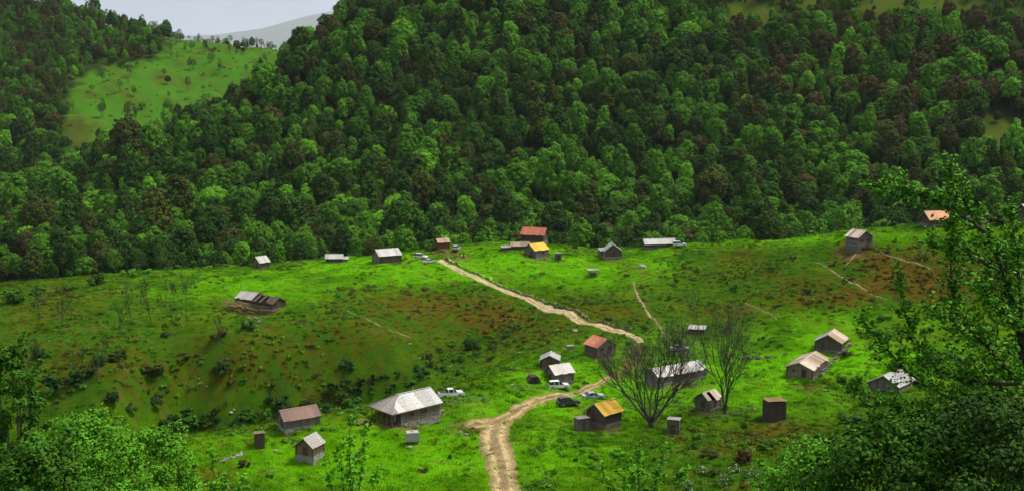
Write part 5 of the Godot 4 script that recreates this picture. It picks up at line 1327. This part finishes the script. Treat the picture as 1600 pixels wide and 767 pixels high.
func overlook():
	# the big tree whose branches reach in over the right of the view
	var base := on(20.8, -42.0)
	var R := [[pix([[1640, 767, 42], [1606, 580, 42], [1574, 440, 42], [1532, 350, 41], [1497, 300, 40.5], [1478, 262, 40]]), 0.2, 0.25]]
	R[0][0].push_front(base + Vector3(0, -0.4, 0))
	for q in [[[1540, 362, 41], [1470, 318, 40], [1425, 300, 39.5], [1368, 290, 39]], [[1600, 560, 42], [1510, 510, 41], [1487, 430, 40.5], [1490, 352, 40]], [[1606, 600, 42], [1490, 590, 41], [1425, 520, 40], [1405, 440, 40]], [[1610, 640, 42], [1480, 620, 40], [1400, 560, 39.5], [1352, 498, 39]], [[1618, 700, 42], [1500, 680, 40], [1410, 640, 39], [1330, 604, 38.5]], [[1600, 540, 42], [1592, 420, 43], [1578, 318, 43]], [[1600, 560, 42], [1640, 420, 42], [1630, 300, 42]], [[1570, 430, 42], [1520, 400, 43], [1450, 380, 43]], [[1590, 500, 42], [1540, 470, 43], [1560, 400, 44]],
		[[1610, 620, 42], [1560, 560, 40], [1520, 520, 39], [1450, 480, 38.5]], [[1612, 660, 42], [1560, 600, 43.5], [1500, 560, 44.5], [1440, 560, 45]], [[1600, 520, 42], [1560, 480, 40], [1530, 440, 39.5]], [[1630, 740, 42], [1540, 700, 41], [1450, 690, 40], [1380, 670, 39]]]:
		R.append([pix(q), 0.09, 0.15])
	leafy_tree("overlook_tree", "near leafy tree with long dark limbs reaching over the meadow", "tree", base, R, 9.0, 1.4, 19, 0.09, Color(0.066, 0.195, 0.010))
	# shrubs on the near bank
	for q in [["dense dark bush under the long limbed overlook tree", 1560, 635, 36.0, 4.8, "dark", 3], ["wide leafy bush at the foot of the long limbed overlook tree", 1410, 655, 38.0, 4.2, "mid", 3], ["fresh leafy bush with pale shoots near the white roofed hut", 1290, 690, 46.0, 3.4, "light", 1],
		["tall narrow leafy tree rising beside the bright overlook bush", 8, 530, 52.0, 2.3, "mid", 1], ["wide bright leafy bush crowding the overlook bank", 130, 652, 50.0, 4.2, "light", 3], ["loose bright bush with upright shoots near the line of pale stones", 232, 668, 56.0, 3.4, "light", 1], ["darker bush at the foot of the tall narrow tree", 60, 690, 42.0, 3.2, "mid", 3]]:
		var top := pz(q[1], q[2], q[3]); var g := on(top.x, top.z); var hh: float = top.y - g.y
		var o := thing("leafy_bush", q[0], "bush", g)
		var m: StandardMaterial3D = M.leaf.duplicate(); m.albedo_color = {"dark": Color(0.022, 0.062, 0.006), "mid": Color(0.036, 0.11, 0.007), "light": Color(0.074, 0.225, 0.010)}[q[5]].linear_to_srgb()
		var b := Bag.new(); var lf := Bag.new(); var st := Bag.new()
		var rad: float = q[4]
		for i in 130:
			var t := (i + rng.randf()) / 130.0; var a := i * 2.39996 + rng.randf()
			var pr := rad * rng.randf_range(0.13, 0.24)
			var r := rad * profile(q[6], 0.08 + 0.9 * t) * pow(rng.randf(), 0.4) * (1.0 + 0.2 * sin(a * 3.0))
			var at := Vector3(cos(a) * r, hh * 0.02 + (hh * 0.94) * t, sin(a) * r)
			puff_into(lf, at, pr, 140, 0.082, 0.5)
			if i % 4 == 0:
				st.tube([Vector3(0, hh * 0.1, 0), at * 0.5 + Vector3(0, 0.2, 0), at], [0.08, 0.05, 0.02], 4)
				var tip := at + (Vector3(cos(a), 1.4, sin(a)) + rv(0.5)).normalized() * rng.randf_range(0.7, 1.5)
				twigs(st, lf, [at, at.lerp(tip, 0.5) + rv(0.06), tip], 0.02, 6.0, 0.35, 8, 0.09)
		st.tube([Vector3(0, -0.4, 0), Vector3(0, hh * 0.5, 0)], [0.16, 0.09], 6)
		part("stems", st.mesh(), M.bark_dark, o); tag(part("foliage", lf.mesh(), m, o), "", "", "", "stuff")
	# saplings whose tips show at the bottom of the view
	for q in [["slender bright sapling rising in front of the tiny white roofed cabin", [[[545, 650], [530, 690], [560, 700], [505, 720], [590, 735], [548, 730], [570, 668]], 34.0, 6]], ["bright green sapling rising in front of the big bare tree", [[[1000, 690], [965, 705], [1040, 700], [940, 730], [1070, 735], [1005, 735], [985, 715], [1030, 725]], 36.0, 9]], ["low bright sapling at the edge of the brown bank", [[[330, 700], [350, 740], [300, 720], [380, 745]], 40.0, 9]]]:
		var tips: Array = q[1][0]; var z: float = q[1][1]
		var c := pz(tips[0][0], 900, z); var g := on(c.x, c.z); var limbs := []
		for t in tips:
			var e := pz(t[0], t[1], z + rng.randf_range(-1.0, 1.0)); var f := g.lerp(e, 0.45); f.x = lerpf(g.x, e.x, 0.25)
			limbs.append([[g + Vector3(0, -0.2, 0), f, e.lerp(f, 0.3) + rv(0.1), e], 0.035, 0.5])
		leafy_tree("sapling", q[0], "sapling", g, limbs, q[1][2] * 0.9, 0.42, 9, 0.075, Color(0.08, 0.25, 0.010))
	# white blossom on low shrubs at the bottom right
	var wh := mat(Color(0.72, 0.70, 0.66), 0.8, null, 1.0, true)
	for q in [[1098, 742, 2.4], [1128, 756, 2.6], [1175, 748, 2.6], [1205, 762, 2.8], [1075, 764, 2.2], [1150, 738, 1.6]]:
		var p := pt(q[0], q[1]); var o := thing("blossom_shrub", "low shrub dotted with white blossom on the brown knoll", "shrub", p, rng.randf() * TAU, "white blossom shrubs on the knoll")
		var k := rng.randi() % 5; var s: float = q[2]
		var pf := []; var bl := Bag.new()
		for i in 12: pf.append([Vector3(rng.randf_range(-0.5, 0.5) * s, rng.randf_range(0.1, 0.45) * s, rng.randf_range(-0.5, 0.5) * s), 0.22 * s])
		for f in pf:
			for i in 2:
				bl.col = grey(0.85, 1.1); var d := rv().normalized(); d.y = absf(d.y)
				leaf_into(bl, f[0] + d * f[1] * 1.05, (d + Vector3(0, 0.5, 0)).normalized(), 0.09)
		part("foliage", leaf_cloud(pf, 60, 0.1, 0.4), M.leaf_green if M.has("leaf_green") else set_leaf(), o)
		tag(part("blossom", bl.mesh(), wh, o), "", "", "", "stuff")
func set_leaf() -> StandardMaterial3D:
	M.leaf_green = M.leaf.duplicate(); M.leaf_green.albedo_color = Color(0.05, 0.11, 0.02).linear_to_srgb(); return M.leaf_green
